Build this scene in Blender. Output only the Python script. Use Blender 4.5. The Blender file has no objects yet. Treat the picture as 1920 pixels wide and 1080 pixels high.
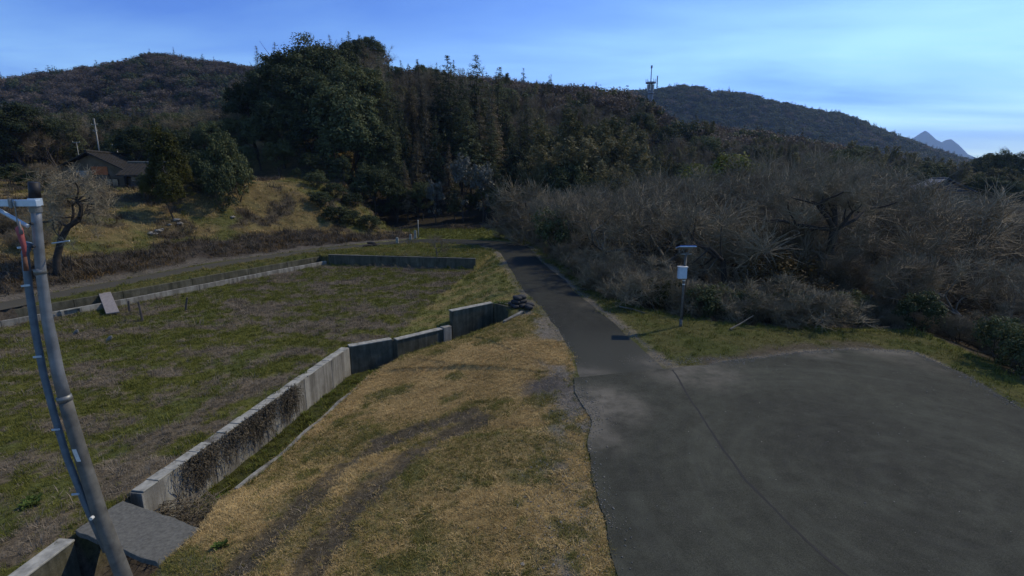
import bpy, bmesh, math, random
import numpy as np
from mathutils import Vector

R = math.radians
random.seed(7)
rng = np.random.default_rng(7)
scene = bpy.context.scene

# ------------------------------------------------------------------ camera, sky, sun, exposure
CAM_H = 7.0
PITCH = math.atan(210 / 950)
cd = bpy.data.cameras.new('camera')
cd.sensor_width = 36.0
cd.lens = 36.0 * 950 / 1920
cd.clip_start = 0.1
cd.clip_end = 40000
cam = bpy.data.objects.new('camera', cd)
cam.location = (0, 0, CAM_H)
cam.rotation_euler = (math.pi / 2 - PITCH, 0, 0)
scene.collection.objects.link(cam)
scene.camera = cam

SUN_AZ = math.atan2(3.34, 1.94)      # from +Y towards +X
SUN_EL = R(45)
world = bpy.data.worlds.new('World')
scene.world = world
world.use_nodes = True
wn, wl = world.node_tree.nodes, world.node_tree.links
wn.clear()
w_out = wn.new('ShaderNodeOutputWorld')
w_bg = wn.new('ShaderNodeBackground')
w_bg.inputs['Strength'].default_value = 0.122
w_sky = wn.new('ShaderNodeTexSky')
w_sky.sky_type = 'NISHITA'
w_sky.sun_disc = False
w_sky.sun_elevation = SUN_EL
w_sky.sun_rotation = SUN_AZ
w_sky.altitude = 100
w_sky.air_density = 1.0
w_sky.dust_density = 0.15
w_sky.ozone_density = 4.0
# thin wind-drawn cirrus on a flat layer high above: direction / height gives the layer's plan position
w_tc = wn.new('ShaderNodeTexCoord')
w_sep = wn.new('ShaderNodeSeparateXYZ')
wl.new(w_tc.outputs['Generated'], w_sep.inputs[0])
w_zc = wn.new('ShaderNodeMath'); w_zc.operation = 'MAXIMUM'; w_zc.inputs[1].default_value = 0.0
wl.new(w_sep.outputs['Z'], w_zc.inputs[0])
w_za = wn.new('ShaderNodeMath'); w_za.operation = 'ADD'; w_za.inputs[1].default_value = 0.12
wl.new(w_zc.outputs[0], w_za.inputs[0])
w_div = wn.new('ShaderNodeVectorMath'); w_div.operation = 'DIVIDE'
w_cmb = wn.new('ShaderNodeCombineXYZ')
for i in range(3):
    wl.new(w_za.outputs[0], w_cmb.inputs[i])
wl.new(w_tc.outputs['Generated'], w_div.inputs[0])
wl.new(w_cmb.outputs[0], w_div.inputs[1])
w_map = wn.new('ShaderNodeMapping')
w_map.inputs['Rotation'].default_value = (0, 0, R(24))
w_map.inputs['Scale'].default_value = (0.42, 0.85, 0.0)
w_map.inputs['Location'].default_value = (3.1, 1.7, 0)
wl.new(w_div.outputs[0], w_map.inputs[0])
w_n = wn.new('ShaderNodeTexNoise')
w_n.inputs['Scale'].default_value = 1.15
w_n.inputs['Detail'].default_value = 7
w_n.inputs['Roughness'].default_value = 0.5
w_n.inputs['Distortion'].default_value = 0.35
wl.new(w_map.outputs[0], w_n.inputs['Vector'])
w_cr = wn.new('ShaderNodeMapRange')
w_cr.inputs['From Min'].default_value = 0.33
w_cr.inputs['From Max'].default_value = 0.68
w_cr.inputs['To Min'].default_value = 0.02
w_cr.inputs['To Max'].default_value = 0.95
wl.new(w_n.outputs['Fac'], w_cr.inputs['Value'])
w_tint = wn.new('ShaderNodeMixRGB'); w_tint.blend_type = 'MULTIPLY'; w_tint.inputs[0].default_value = 1
w_tint.inputs[2].default_value = (0.70, 1.04, 1.90, 1)
wl.new(w_sky.outputs[0], w_tint.inputs[1])
w_cloud = wn.new('ShaderNodeMixRGB'); w_cloud.blend_type = 'MULTIPLY'; w_cloud.inputs[0].default_value = 1
w_cloud.inputs[2].default_value = (2.7, 2.1, 1.25, 1)
wl.new(w_tint.outputs[0], w_cloud.inputs[1])
w_mix = wn.new('ShaderNodeMixRGB')
wl.new(w_cr.outputs[0], w_mix.inputs[0])
wl.new(w_tint.outputs[0], w_mix.inputs[1])
wl.new(w_cloud.outputs[0], w_mix.inputs[2])
wl.new(w_mix.outputs[0], w_bg.inputs['Color'])
wl.new(w_bg.outputs[0], w_out.inputs['Surface'])

sl = bpy.data.lights.new('sun', 'SUN')
sl.energy = 4.6
sl.angle = R(0.5)
sl.color = (1.0, 0.88, 0.66)
sun = bpy.data.objects.new('sun', sl)
scene.collection.objects.link(sun)
sdir = Vector((math.sin(SUN_AZ) * math.cos(SUN_EL), math.cos(SUN_AZ) * math.cos(SUN_EL), math.sin(SUN_EL)))
sun.rotation_euler = sdir.to_track_quat('Z', 'Y').to_euler()

vs = scene.view_settings
vs.view_transform = 'Standard'
vs.look = 'None'
vs.gamma = 1.0
vs.exposure = -0.42
vs.use_curve_mapping = False
scene.cycles.max_bounces = 5
scene.cycles.diffuse_bounces = 3
scene.cycles.transparent_max_bounces = 8
scene.cycles.use_denoising = True

# ------------------------------------------------------------------ helpers: places read off the photograph
def ray(px, py):
    u, v = (px - 960) / 950, (540 - py) / 950
    return u, math.cos(PITCH) + v * math.sin(PITCH), -math.sin(PITCH) + v * math.cos(PITCH)
def at(px, py, z=0.0):                 # the point at level z
    d = ray(px, py); t = (z - CAM_H) / d[2]
    return d[0] * t, d[1] * t
def far(px, py, y):                    # the point at distance y: x, z
    d = ray(px, py); t = y / d[1]
    return d[0] * t, CAM_H + d[2] * t

def tag(o, label=None, cat=None, group=None, kind=None):
    if label: o['label'] = label
    if cat: o['category'] = cat
    if group: o['group'] = group
    if kind: o['kind'] = kind
    return o
def link(o, parent=None):
    scene.collection.objects.link(o)
    if parent is not None: o.parent = parent
    return o
def empty(name, loc=(0, 0, 0), rz=0):
    o = bpy.data.objects.new(name, None)
    o.location = loc; o.rotation_euler = (0, 0, rz)
    o.empty_display_size = 0.2
    return link(o)
def mesh_data(name, verts, faces, mats, smooth=False, mi=None):
    me = bpy.data.meshes.new(name)
    if isinstance(verts, np.ndarray): verts = verts.tolist()
    if isinstance(faces, np.ndarray): faces = faces.tolist()
    me.from_pydata(verts, [], faces)
    for m in (mats if isinstance(mats, (list, tuple)) else [mats]): me.materials.append(m)
    if mi is not None: me.polygons.foreach_set('material_index', mi)
    if smooth: me.polygons.foreach_set('use_smooth', [True] * len(me.polygons))
    me.update()
    return me
def mesh_obj(name, verts, faces, mat, parent=None, smooth=False):
    return link(bpy.data.objects.new(name, mesh_data(name, verts, faces, mat, smooth)), parent)
class MB:
    """collects shapes for ONE mesh object"""
    def __init__(s): s.v = []; s.f = []
    def add(s, v, f):
        n = len(s.v); s.v += [tuple(a) for a in v]; s.f += [tuple(i + n for i in q) for q in f]; return s
    def box(s, c, size, rz=0, tilt=None):
        sx, sy, sz = (a / 2 for a in size)
        v = [Vector((a * sx, b * sy, d * sz)) for d in (-1, 1) for b in (-1, 1) for a in (-1, 1)]
        if tilt is not None: v = [tilt @ a for a in v]
        ca, sa = math.cos(rz), math.sin(rz)
        v = [(a.x * ca - a.y * sa + c[0], a.x * sa + a.y * ca + c[1], a.z + c[2]) for a in v]
        return s.add(v, [(0, 2, 3, 1), (4, 5, 7, 6), (0, 1, 5, 4), (2, 6, 7, 3), (0, 4, 6, 2), (1, 3, 7, 5)])
    def tube(s, pts, rad, n=8, caps=True):
        v, f = tube(pts, rad, n, caps); return s.add(v, f)
    def prism(s, poly, z0, z1):
        n = len(poly)
        z0 = z0 if hasattr(z0, '__len__') else [z0] * n
        z1 = z1 if hasattr(z1, '__len__') else [z1] * n
        v = [(p[0], p[1], z0[i]) for i, p in enumerate(poly)] + [(p[0], p[1], z1[i]) for i, p in enumerate(poly)]
        f = [tuple(range(n - 1, -1, -1)), tuple(range(n, 2 * n))] + [(i, (i + 1) % n, n + (i + 1) % n, n + i) for i in range(n)]
        return s.add(v, f)
    def build(s, name, mat, parent=None, smooth=False, bevel=0):
        o = mesh_obj(name, s.v, s.f, mat, parent, smooth)
        if bevel:
            b = o.modifiers.new('bevel', 'BEVEL'); b.width = bevel; b.segments = 2; b.limit_method = 'ANGLE'
        return o
def tube(pts, rad, n=8, caps=True):
    P = [Vector(p) for p in pts]; v = []; f = []
    up = Vector((0.3, 0.2, 1)).normalized()
    for i, p in enumerate(P):
        d = (P[min(i + 1, len(P) - 1)] - P[max(i - 1, 0)]).normalized()
        a = d.cross(Vector((0, 1, 0.1)) if abs(d.z) > .8 else Vector((0, 0, 1))).normalized(); b = d.cross(a)
        r = rad[i] if hasattr(rad, '__len__') else rad
        v += [p + (a * math.cos(2 * math.pi * k / n) + b * math.sin(2 * math.pi * k / n)) * r for k in range(n)]
    for i in range(len(P) - 1):
        for k in range(n):
            f.append((i * n + k, i * n + (k + 1) % n, (i + 1) * n + (k + 1) % n, (i + 1) * n + k))
    if caps:
        f.append(tuple(range(n - 1, -1, -1))); f.append(tuple((len(P) - 1) * n + k for k in range(n)))
    return v, f

# numpy value noise
_lat = rng.random((256, 256))
def vnoise(x, y):
    xi, yi = np.floor(x).astype(int), np.floor(y).astype(int)
    fx, fy = x - xi, y - yi
    fx, fy = fx * fx * (3 - 2 * fx), fy * fy * (3 - 2 * fy)
    a, b = _lat[xi & 255, yi & 255], _lat[(xi + 1) & 255, yi & 255]
    c, d = _lat[xi & 255, (yi + 1) & 255], _lat[(xi + 1) & 255, (yi + 1) & 255]
    return (a * (1 - fx) + b * fx) * (1 - fy) + (c * (1 - fx) + d * fx) * fy
def fbm(x, y, o=4):
    s, a, t = 0, 1, 0
    for k in range(o):
        s = s + a * vnoise(x * 2 ** k + 17.3 * k, y * 2 ** k + 9.1 * k); t += a; a *= .5
    return s / t
def sstep(a, b, x):
    t = np.clip((x - a) / (b - a), 0, 1); return t * t * (3 - 2 * t)
def pdist(X, Y, line, vals=None):
    """distance to a polyline (and the value interpolated at the nearest point)"""
    best = np.full(X.shape, 1e9); bv = np.zeros(X.shape)
    for i in range(len(line) - 1):
        (x0, y0), (x1, y1) = line[i][:2], line[i + 1][:2]
        dx, dy = x1 - x0, y1 - y0
        t = np.clip(((X - x0) * dx + (Y - y0) * dy) / (dx * dx + dy * dy), 0, 1)
        d = np.hypot(X - x0 - t * dx, Y - y0 - t * dy)
        m = d < best
        best = np.where(m, d, best)
        if vals is not None: bv = np.where(m, vals[i] + t * (vals[i + 1] - vals[i]), bv)
    return (best, bv) if vals is not None else best
def inside(X, Y, poly):
    c = np.zeros(X.shape, bool); n = len(poly)
    for i in range(n):
        x0, y0 = poly[i][:2]; x1, y1 = poly[(i + 1) % n][:2]
        if y0 == y1: continue
        m = ((y0 > Y) != (y1 > Y)) & (X < (x1 - x0) * (Y - y0) / (y1 - y0) + x0)
        c ^= m
    return c

# ------------------------------------------------------------------ the plan of the place (metres, camera mast at 0,0)
ROAD_L = [(2.05, 15.6), (2.17, 16.81), (2.35, 20.25), (1.86, 24.29), (0.95, 28.78), (0.0, 35.16), (-0.67, 42.05), (-1.4, 48.0), (-2.9, 51.3),
          (-6.3, 53.5), (-11.4, 53.6), (-15.6, 51.9), (-19.1, 49.6), (-24.3, 40.6), (-28.5, 27.3), (-33, 12), (-37, -2)]
ROAD_R = [(6.2, 16.9), (5.97, 17.83), (5.55, 20.95), (5.04, 24.29), (4.36, 28.78), (3.85, 32.48), (3.4, 37.2), (2.5, 42.05), (2.05, 48.27), (1.6, 52.5),
          (-0.6, 55.6), (-4.25, 57.2), (-10.6, 58.2), (-15.2, 55.0), (-20.0, 51.3), (-25.9, 43.0), (-30.1, 28.7), (-35.1, 12.8), (-39.3, -2)]
LOT = [(1.9, -8), (1.91, 7.75), (1.93, 8.86), (1.91, 10.69), (1.97, 12.13), (2.34, 13.62), (2.05, 15.6), (2.17, 16.81), (5.94, 17.72), (7.99, 18.38), (11.73, 19.5), (14.12, 19.95),
       (16.3, 19.6), (16.25, 17.05), (15.64, 14.3), (15.2, 10), (15, -8)]
WALL = [(-10.6, 0.0), (-9.92, 8.0), (-9.55, 11.6), (-7.76, 23.0), (-5.87, 24.2), (-3.2, 26.3), (-1.06, 27.9)]
CURB = [(-7.3, 0), (-7.25, 9.0), (-7.2, 10.4), (-8.05, 12.6), (-7.75, 14.0), (-7.0, 18.8), (-6.35, 21.9), (-5.3, 23.1), (-2.6, 25.2), (-0.5, 26.0), (0.9, 26.4)]
CURB_Z = [-.85, -.85, -.9, -1.75, -1.9, -1.9, -1.8, -1.45, -1.2, -.6, -.05]
WALLM = [(-10.88, 0.0), (-10.2, 8.0), (-9.83, 11.6), (-7.98, 23.2), (-6.02, 24.45), (-3.38, 26.55), (-1.25, 28.1)]
TOE = [(-6.02, 24.45), (-5.0, 33.0), (-3.9, 40.2), (-3.2, 43.98)]
CHN = [(-40, -2), (-33.8, 14), (-27.5, 26.2), (-25.7, 29.2), (-24.5, 31.3), (-20.4, 39.8), (-17.1, 46.2)]      # near wall of the left channel
CHF = [(-41.6, -2), (-35.2, 14), (-28.9, 27.0), (-27.0, 30.3), (-25.7, 32.6), (-21.6, 40.8), (-18.1, 47.4)]      # its far wall
FARW = [(-16.9, 46.1), (-3.2, 43.85)]
FIELD = WALLM[:5] + TOE[1:] + [(-16.95, 46.24)] + [(a - .1, b) for a, b in CHN[::-1]]
DITCH = WALLM + [(0.1, 26.9)] + CURB[::-1][1:]
CHANNEL = [(a - .02, b) for a, b in CHN] + [(a - .2, b + .06) for a, b in CHF[::-1]]
THICK = [(2.6, 58), (3.6, 48), (4.2, 38), (5.0, 31.5), (6.9, 26.6), (9, 24.6), (11.5, 23.3), (15.5, 22.9), (18.9, 22.6), (18.4, 19), (17.3, 15.3), (16.6, 5), (16.4, -30)]
RIVER = THICK + [(3000, -30), (3000, 2000), (700, 2000), (40, 140), (6, 75)]
LANE_FAR = ROAD_R[12:]
BANK = LANE_FAR + [(-3000, -2), (-3000, 3000), (-300, 1000), (-45, 200), (-24, 75), (-13, 64)]
EMB = TOE + [(-2.2, 45.5), (-1.4, 48.0), (-0.67, 42.05), (0.0, 35.16), (0.78, 28.78), (-1.25, 28.1), (-3.38, 26.55)]
BROWN = CURB + [(1.86, 24.3), (2.35, 20.25), (2.17, 16.81), (2.34, 13.62), (1.97, 12.13), (1.91, 8), (1.9, 0)]
EDGE = [(1.9, 0), (1.91, 10.7), (1.97, 12.13), (2.34, 13.62)] + ROAD_L[1:10]
ROADPOLY = ROAD_L + ROAD_R[::-1]

RUTS = []
def zroad(x, y): return -0.28 * sstep(-10, -20, x) if False else -0.28 * (1 - sstep(-20, -9, x))
# ridge behind the wood, at y = 175
RB = [(-420, 0), (-130, 1), (-75, 4), (-45, 15), (-26, 23), (-9, 26.5), (0, 27.5), (15, 27), (28, 26), (38, 25), (44, 21.5), (55, 19), (81, 15.5), (100, 11), (118, 5), (135, 1), (200, -2), (3000, -2)]
def ridge(x, y):
    zr = np.interp(x, [a for a, _ in RB], [b for _, b in RB])
    return zr * sstep(84, 172, y) * (1 - .55 * sstep(200, 420, y))
def height(x, y):
    x = np.asarray(x, float); y = np.asarray(y, float)
    zr = zroad(x, y)
    # default: flat ground near the road
    h = zr + 0.0 * x
    n1 = fbm(x * .35, y * .35, 4) - .5
    n2 = fbm(x * 1.7 + 40, y * 1.7, 3) - .5
    # bank up to the house terrace
    m = inside(x, y, BANK)
    s = pdist(x, y, LANE_FAR)
    prof = np.interp(s, [0, .8, 4.2, 6, 14, 18, 30, 60, 140], [-.28, -.1, .95, 1.3, 4.1, 4.8, 5.4, 7, 12])
    steep = np.interp(s, [0, .8, 4.5, 6, 11, 14, 30, 60, 140], [-.15, 0, 1.3, 1.9, 5.6, 6.3, 6.6, 8, 14])
    k = np.exp(-((x + 31) / 9) ** 2 - ((y - 62) / 14) ** 2)
    hb = prof + (steep - prof) * np.clip(k * 1.3, 0, 1)
    hb = hb + (n1 * .7 + n2 * .25) * sstep(1, 6, s)
    hb = np.where(x > -24, hb * (1 - sstep(-24, -14, x)) , hb)
    h = np.where(m, hb, h)
    # river side
    m = inside(x, y, RIVER)
    s = pdist(x, y, THICK)
    h = np.where(m, -np.minimum(3.0, .28 * s) + n1 * .3 * sstep(0, 3, s), h)
    # slope down from the path to the field
    m = inside(x, y, EMB)
    dr = pdist(x, y, EDGE); dt = pdist(x, y, TOE)
    h = np.where(m, -1.0 * sstep(0.0, 1.0, dr / (dr + dt + 1e-6)) + n2 * .08, h)
    # dry slope between the path and the ditch
    m = inside(x, y, BROWN)
    dc, zc = pdist(x, y, CURB, CURB_Z)
    t = dr / (dr + dc + 1e-6)
    h = np.where(m, zc * t ** 1.25 + (n1 * .16 + n2 * .07) * np.clip(np.minimum(dr, dc), 0, 1), h)
    for rut in RUTS:
        h = h - np.where(m, .06 * (1 - sstep(.1, .42, pdist(x, y, rut))), 0)
    m = inside(x, y, FIELD)
    h = np.where(m, -1.0 + n1 * .14 + n2 * .12, h)
    m = inside(x, y, DITCH)
    h = np.where(m, -2.35 + n2 * .12, h)
    m = inside(x, y, CHANNEL)
    h = np.where(m, -1.45 + n2 * .1, h)
    m = inside(x, y, ROADPOLY) | inside(x, y, LOT)
    h = np.where(m, zr, h)
    # hill under the wood and the ridge behind it
    hill = 13 * np.exp(-((x + 30) / 26) ** 2) * sstep(70, 108, y) * (1 - sstep(120, 190, y))
    h = h + hill * (1 - sstep(55, 66, -x + 0 * y)) + np.maximum(ridge(x, y), 0) * np.where(y > 80, 1, 0)
    return h
def on_ground(px, py):
    d = ray(px, py); t = np.linspace(4, 60, 900); X_, Y_, Z_ = d[0] * t, d[1] * t, CAM_H + d[2] * t
    i = int(np.argmax(Z_ < height(X_, Y_))); return float(X_[i]), float(Y_[i])
RUTS = [[on_ground(*p) for p in q] for q in (((425, 1085), (500, 1010), (590, 925), (650, 870), (720, 832), (800, 800), (880, 775)), ((575, 1085), (610, 1020), (665, 945), (715, 890), (770, 855), (840, 815), (900, 792)))]
def H(x, y): return float(height(np.array([x]), np.array([y]))[0])

# ------------------------------------------------------------------ materials
def nt(name):
    m = bpy.data.materials.new(name); m.use_nodes = True
    n, l = m.node_tree.nodes, m.node_tree.links
    b = n['Principled BSDF']; b.inputs['Roughness'].default_value = .9
    b.inputs['Specular IOR Level'].default_value = .25
    return m, n, l, b
def noise(n, l, scale, detail=5, rough=.6, vec=None, coord='Object'):
    t = n.new('ShaderNodeTexNoise'); t.inputs['Scale'].default_value = scale
    t.inputs['Detail'].default_value = detail; t.inputs['Roughness'].default_value = rough
    if vec is None:
        g = n.new('ShaderNodeNewGeometry'); l.new(g.outputs['Position'], t.inputs['Vector'])
    else: l.new(vec, t.inputs['Vector'])
    return t.outputs['Fac']
def ramp(n, l, fac, stops):
    r = n.new('ShaderNodeValToRGB')
    while len(r.color_ramp.elements) < len(stops): r.color_ramp.elements.new(.5)
    for e, (p, c) in zip(r.color_ramp.elements, stops):
        e.position = p; e.color = (*c, 1)
    l.new(fac, r.inputs[0]); return r.outputs[0]
def mix(n, l, a, b, fac, mode='MIX'):
    m = n.new('ShaderNodeMixRGB'); m.blend_type = mode
    for s, v in ((m.inputs[0], fac), (m.inputs[1], a), (m.inputs[2], b)):
        if isinstance(v, (int, float)): s.default_value = v
        elif isinstance(v, tuple): s.default_value = (*v, 1)
        else: l.new(v, s)
    return m.outputs[0]
def bump(n, l, b, fac, strength, dist=.02):
    k = n.new('ShaderNodeBump'); k.inputs['Strength'].default_value = strength; k.inputs['Distance'].default_value = dist
    l.new(fac, k.inputs['Height']); l.new(k.outputs[0], b.inputs['Normal'])
def plain(name, col, rough=.7, metal=0, var=.25, scale=6, spec=.3):
    m, n, l, b = nt(name)
    f = noise(n, l, scale, 6)
    c = ramp(n, l, f, [(.3, tuple(c * (1 - var) for c in col)), (.7, tuple(min(1, c * (1 + var)) for c in col))])
    l.new(c, b.inputs['Base Color']); b.inputs['Roughness'].default_value = rough; b.inputs['Metallic'].default_value = metal
    b.inputs['Specular IOR Level'].default_value = spec
    bump(n, l, b, f, .15, .01)
    return m
def leafy(name, lo, hi, trans=.25, rough=.7, scale=.9, spec=.1):
    """foliage: hue wanders over the crown and from plant to plant"""
    m, n, l, b = nt(name)
    f = noise(n, l, scale, 4)
    oi = n.new('ShaderNodeObjectInfo')
    a = n.new('ShaderNodeMath'); a.operation = 'MULTIPLY_ADD'; a.inputs[1].default_value = .5
    l.new(oi.outputs['Random'], a.inputs[0])
    s = n.new('ShaderNodeMath'); s.operation = 'SUBTRACT'; s.inputs[1].default_value = .25; l.new(f, s.inputs[0])
    l.new(s.outputs[0], a.inputs[2])
    c = ramp(n, l, a.outputs[0], [(.25, lo), (.75, hi)])
    l.new(c, b.inputs['Base Color']); b.inputs['Roughness'].default_value = rough
    b.inputs['Specular IOR Level'].default_value = spec
    if trans:
        t = n.new('ShaderNodeBsdfTranslucent'); l.new(c, t.inputs['Color'])
        x = n.new('ShaderNodeMixShader'); x.inputs[0].default_value = trans
        l.new(b.outputs[0], x.inputs[1]); l.new(t.outputs[0], x.inputs[2])
        l.new(x.outputs[0], n['Material Output'].inputs['Surface'])
    return m
M = {}
M['leaf_dark'] = leafy('leaf_dark', (0.0264, 0.0360, 0.0156), (0.0840, 0.0984, 0.0408))
M['leaf_mid'] = leafy('leaf_mid', (0.0336, 0.0432, 0.0156), (0.1020, 0.1104, 0.0432))
M['leaf_yellow'] = leafy('leaf_yellow', (0.0300, 0.0345, 0.0075), (0.0975, 0.0900, 0.0195))
M['leaf_silver'] = leafy('leaf_silver', (.04, .045, .03), (.13, .135, .11), scale=2.2, rough=.5, spec=.3)
M['leaf_lime'] = leafy('leaf_lime', (.08, .09, .014), (.18, .18, .035))
M['cedar_green'] = leafy('cedar_green', (0.0338, 0.0442, 0.0195), (0.0975, 0.1066, 0.0468))
M['cedar_brown'] = leafy('cedar_brown', (0.0585, 0.0546, 0.0286), (0.1755, 0.1404, 0.0832))
M['bamboo_leaf'] = leafy('bamboo_leaf', (0.0625, 0.0650, 0.0250), (0.2000, 0.1725, 0.0850))
M['reed'] = leafy('reed', (.06, .05, .03), (.15, .12, .075), trans=.2, scale=.4)
M['twig'] = leafy('twig', (.115, .094, .056), (.245, .20, .124), trans=0, scale=.5)
M['twig_brown'] = leafy('twig_brown', (.10, .077, .044), (.21, .162, .098), trans=0, scale=.5)
M['bark'] = plain('bark', (.040, .032, .024), .95, var=.5, scale=5)
M['bark_grey'] = plain('bark_grey', (.10, .09, .07), .95, var=.45, scale=4)
M['bark_pale'] = plain('bark_pale', (.17, .15, .115), .95, var=.4, scale=4)
M['straw'] = leafy('straw', (.27, .19, .075), (.54, .385, .165), trans=.15, scale=.6)
M['grass'] = leafy('grass', (.070, .076, .013), (.165, .165, .034), trans=.2, scale=.7)
M['grass_bright'] = leafy('grass_bright', (.075, .095, .016), (.17, .20, .045), trans=.25, scale=.9)
M['grass_olive'] = leafy('grass_olive', (.13, .108, .026), (.27, .22, .066), trans=.2, scale=.7)
M['dead_stalk'] = leafy('dead_stalk', (.10, .082, .054), (.235, .19, .13), trans=.1, scale=.8)
M['brush'] = leafy('brush', (.05, .042, .028), (.12, .098, .068), trans=.1, scale=.8)
M['weed'] = leafy('weed', (.04, .065, .012), (.09, .13, .03), trans=.25, scale=3)
M['rust_leaf'] = leafy('rust_leaf', (.06, .04, .012), (.14, .085, .03), trans=.2, scale=1)

# ground: colour laid down vertex by vertex (soil, litter, dry and green turf), broken up finely here
m, n, l, b = nt('ground_soil'); M['ground'] = m
ca = n.new('ShaderNodeVertexColor'); ca.layer_name = 'Col'
f1 = noise(n, l, 7, 8, .7); f2 = noise(n, l, 1.3, 5); f3 = noise(n, l, 38, 4, .7)
k1 = ramp(n, l, f1, [(.30, (.45, .45, .45)), (.72, (1.5, 1.46, 1.4))])
k2 = ramp(n, l, f2, [(.25, (.7, .74, .7)), (.75, (1.22, 1.18, 1.18))])
k3 = ramp(n, l, f3, [(.3, (.6, .6, .6)), (.75, (1.35, 1.35, 1.35))])
c = mix(n, l, ca.outputs[0], k1, 1.0, 'MULTIPLY'); c = mix(n, l, c, k2, 1.0, 'MULTIPLY'); c = mix(n, l, c, k3, .8, 'MULTIPLY')
l.new(c, b.inputs['Base Color']); b.inputs['Roughness'].default_value = 1; b.inputs['Specular IOR Level'].default_value = .05
bump(n, l, b, f1, .8, .06)

def spot(n, l, centre, r0, r1, pos):
    d = n.new('ShaderNodeVectorMath'); d.operation = 'DISTANCE'; d.inputs[1].default_value = (*centre, 0)
    l.new(pos, d.inputs[0])
    r = n.new('ShaderNodeMapRange'); r.interpolation_type = 'SMOOTHSTEP'
    r.inputs['From Min'].default_value = r1; r.inputs['From Max'].default_value = r0
    l.new(d.outputs['Value'], r.inputs['Value']); return r.outputs[0]
def math2(n, l, op, a, b):
    m = n.new('ShaderNodeMath'); m.operation = op
    for s, v in zip(m.inputs, (a, b)):
        if isinstance(v, (int, float)): s.default_value = v
        else: l.new(v, s)
    return m.outputs[0]
def asphalt(name, base, dusts, arcs=None, blend=False):
    m, n, l, b = nt(name)
    g = n.new('ShaderNodeNewGeometry'); pos = g.outputs['Position']
    fine = noise(n, l, 160, 3, .7); mid = noise(n, l, 2.2, 6, .65); big = noise(n, l, .28, 4)
    c = ramp(n, l, fine, [(.28, tuple(v * .4 for v in base)), (.55, base), (.78, tuple(v * 2.4 for v in base))])
    grit = noise(n, l, 34, 4, .75)
    c = mix(n, l, c, ramp(n, l, grit, [(.30, (.62, .62, .62)), (.70, (1.4, 1.4, 1.4))]), 1, 'MULTIPLY')
    c = mix(n, l, c, ramp(n, l, mid, [(.3, (.78, .78, .78)), (.7, (1.2, 1.2, 1.2))]), 1, 'MULTIPLY')
    c = mix(n, l, c, ramp(n, l, big, [(.3, (.82, .82, .84)), (.7, (1.18, 1.2, 1.17))]), 1, 'MULTIPLY')
    if arcs:                                         # dust swept into arcs by turning wheels
        cx, cy = arcs
        s = n.new('ShaderNodeVectorMath'); s.operation = 'SUBTRACT'; s.inputs[1].default_value = (cx, cy, 0); l.new(pos, s.inputs[0])
        sp = n.new('ShaderNodeSeparateXYZ'); l.new(s.outputs[0], sp.inputs[0])
        ang = math2(n, l, 'ARCTAN2', sp.outputs[1], sp.outputs[0])
        ln = n.new('ShaderNodeVectorMath'); ln.operation = 'LENGTH'; l.new(s.outputs[0], ln.inputs[0])
        cb = n.new('ShaderNodeCombineXYZ'); l.new(math2(n, l, 'MULTIPLY', ln.outputs['Value'], 1.4), cb.inputs[0])
        l.new(math2(n, l, 'MULTIPLY', ang, .9), cb.inputs[1])
        a = noise(n, l, 1.0, 4, .6, cb.outputs[0])
        c = mix(n, l, c, (.105, .11, .082), math2(n, l, 'MULTIPLY', ramp(n, l, a, [(.5, (0, 0, 0)), (.72, (1, 1, 1))]), .22))
        stv = n.new('ShaderNodeCombineXYZ'); l.new(math2(n, l, 'MULTIPLY', ln.outputs['Value'], 6), stv.inputs[0]); l.new(math2(n, l, 'MULTIPLY', ang, 1.2), stv.inputs[1])
        a2 = noise(n, l, 1.0, 3, .6, stv.outputs[0])
        c = mix(n, l, c, (.03, .03, .032), math2(n, l, 'MULTIPLY', ramp(n, l, a2, [(.5, (0, 0, 0)), (.75, (1, 1, 1))]), .18))
    if blend:
        sx_ = n.new('ShaderNodeSeparateXYZ'); l.new(pos, sx_.inputs[0])
        ml = n.new('ShaderNodeMapRange'); ml.interpolation_type = 'SMOOTHSTEP'; ml.inputs['From Min'].default_value = -8; ml.inputs['From Max'].default_value = -20; ml.inputs['To Max'].default_value = .7
        l.new(sx_.outputs[0], ml.inputs['Value']); c = mix(n, l, c, (.075, .068, .05), ml.outputs[0])
        sy = n.new('ShaderNodeSeparateXYZ'); l.new(pos, sy.inputs[0])
        mr = n.new('ShaderNodeMapRange'); mr.interpolation_type = 'SMOOTHSTEP'; mr.inputs['From Min'].default_value = 26; mr.inputs['From Max'].default_value = 19.6
        l.new(math2(n, l, 'ADD', sy.outputs[1], math2(n, l, 'MULTIPLY', mid, 3.0)), mr.inputs['Value'])
        c = mix(n, l, c, tuple(v * 1.5 for v in base), mr.outputs[0])
    for centre, r0, r1, amount in dusts:
        d = spot(n, l, centre, r0, r1, pos)
        d = math2(n, l, 'MULTIPLY', d, ramp(n, l, noise(n, l, 1.1, 5), [(.32, (.1, .1, .1)), (.62, (1, 1, 1))]))
        c = mix(n, l, c, (.17, .152, .12), math2(n, l, 'MULTIPLY', d, amount))
    l.new(c, b.inputs['Base Color']); b.inputs['Roughness'].default_value = .95; b.inputs['Specular IOR Level'].default_value = .08
    bump(n, l, b, fine, .35, .01)
    return m
M['asphalt'] = asphalt('asphalt', (.030, .0305, .0245), [((2.5, 16.6), .3, 2.0, .6), ((4.2, 27.3), .2, 1.3, .2), ((5.6, 18.2), .2, 1.5, .4)], blend=True)
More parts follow.
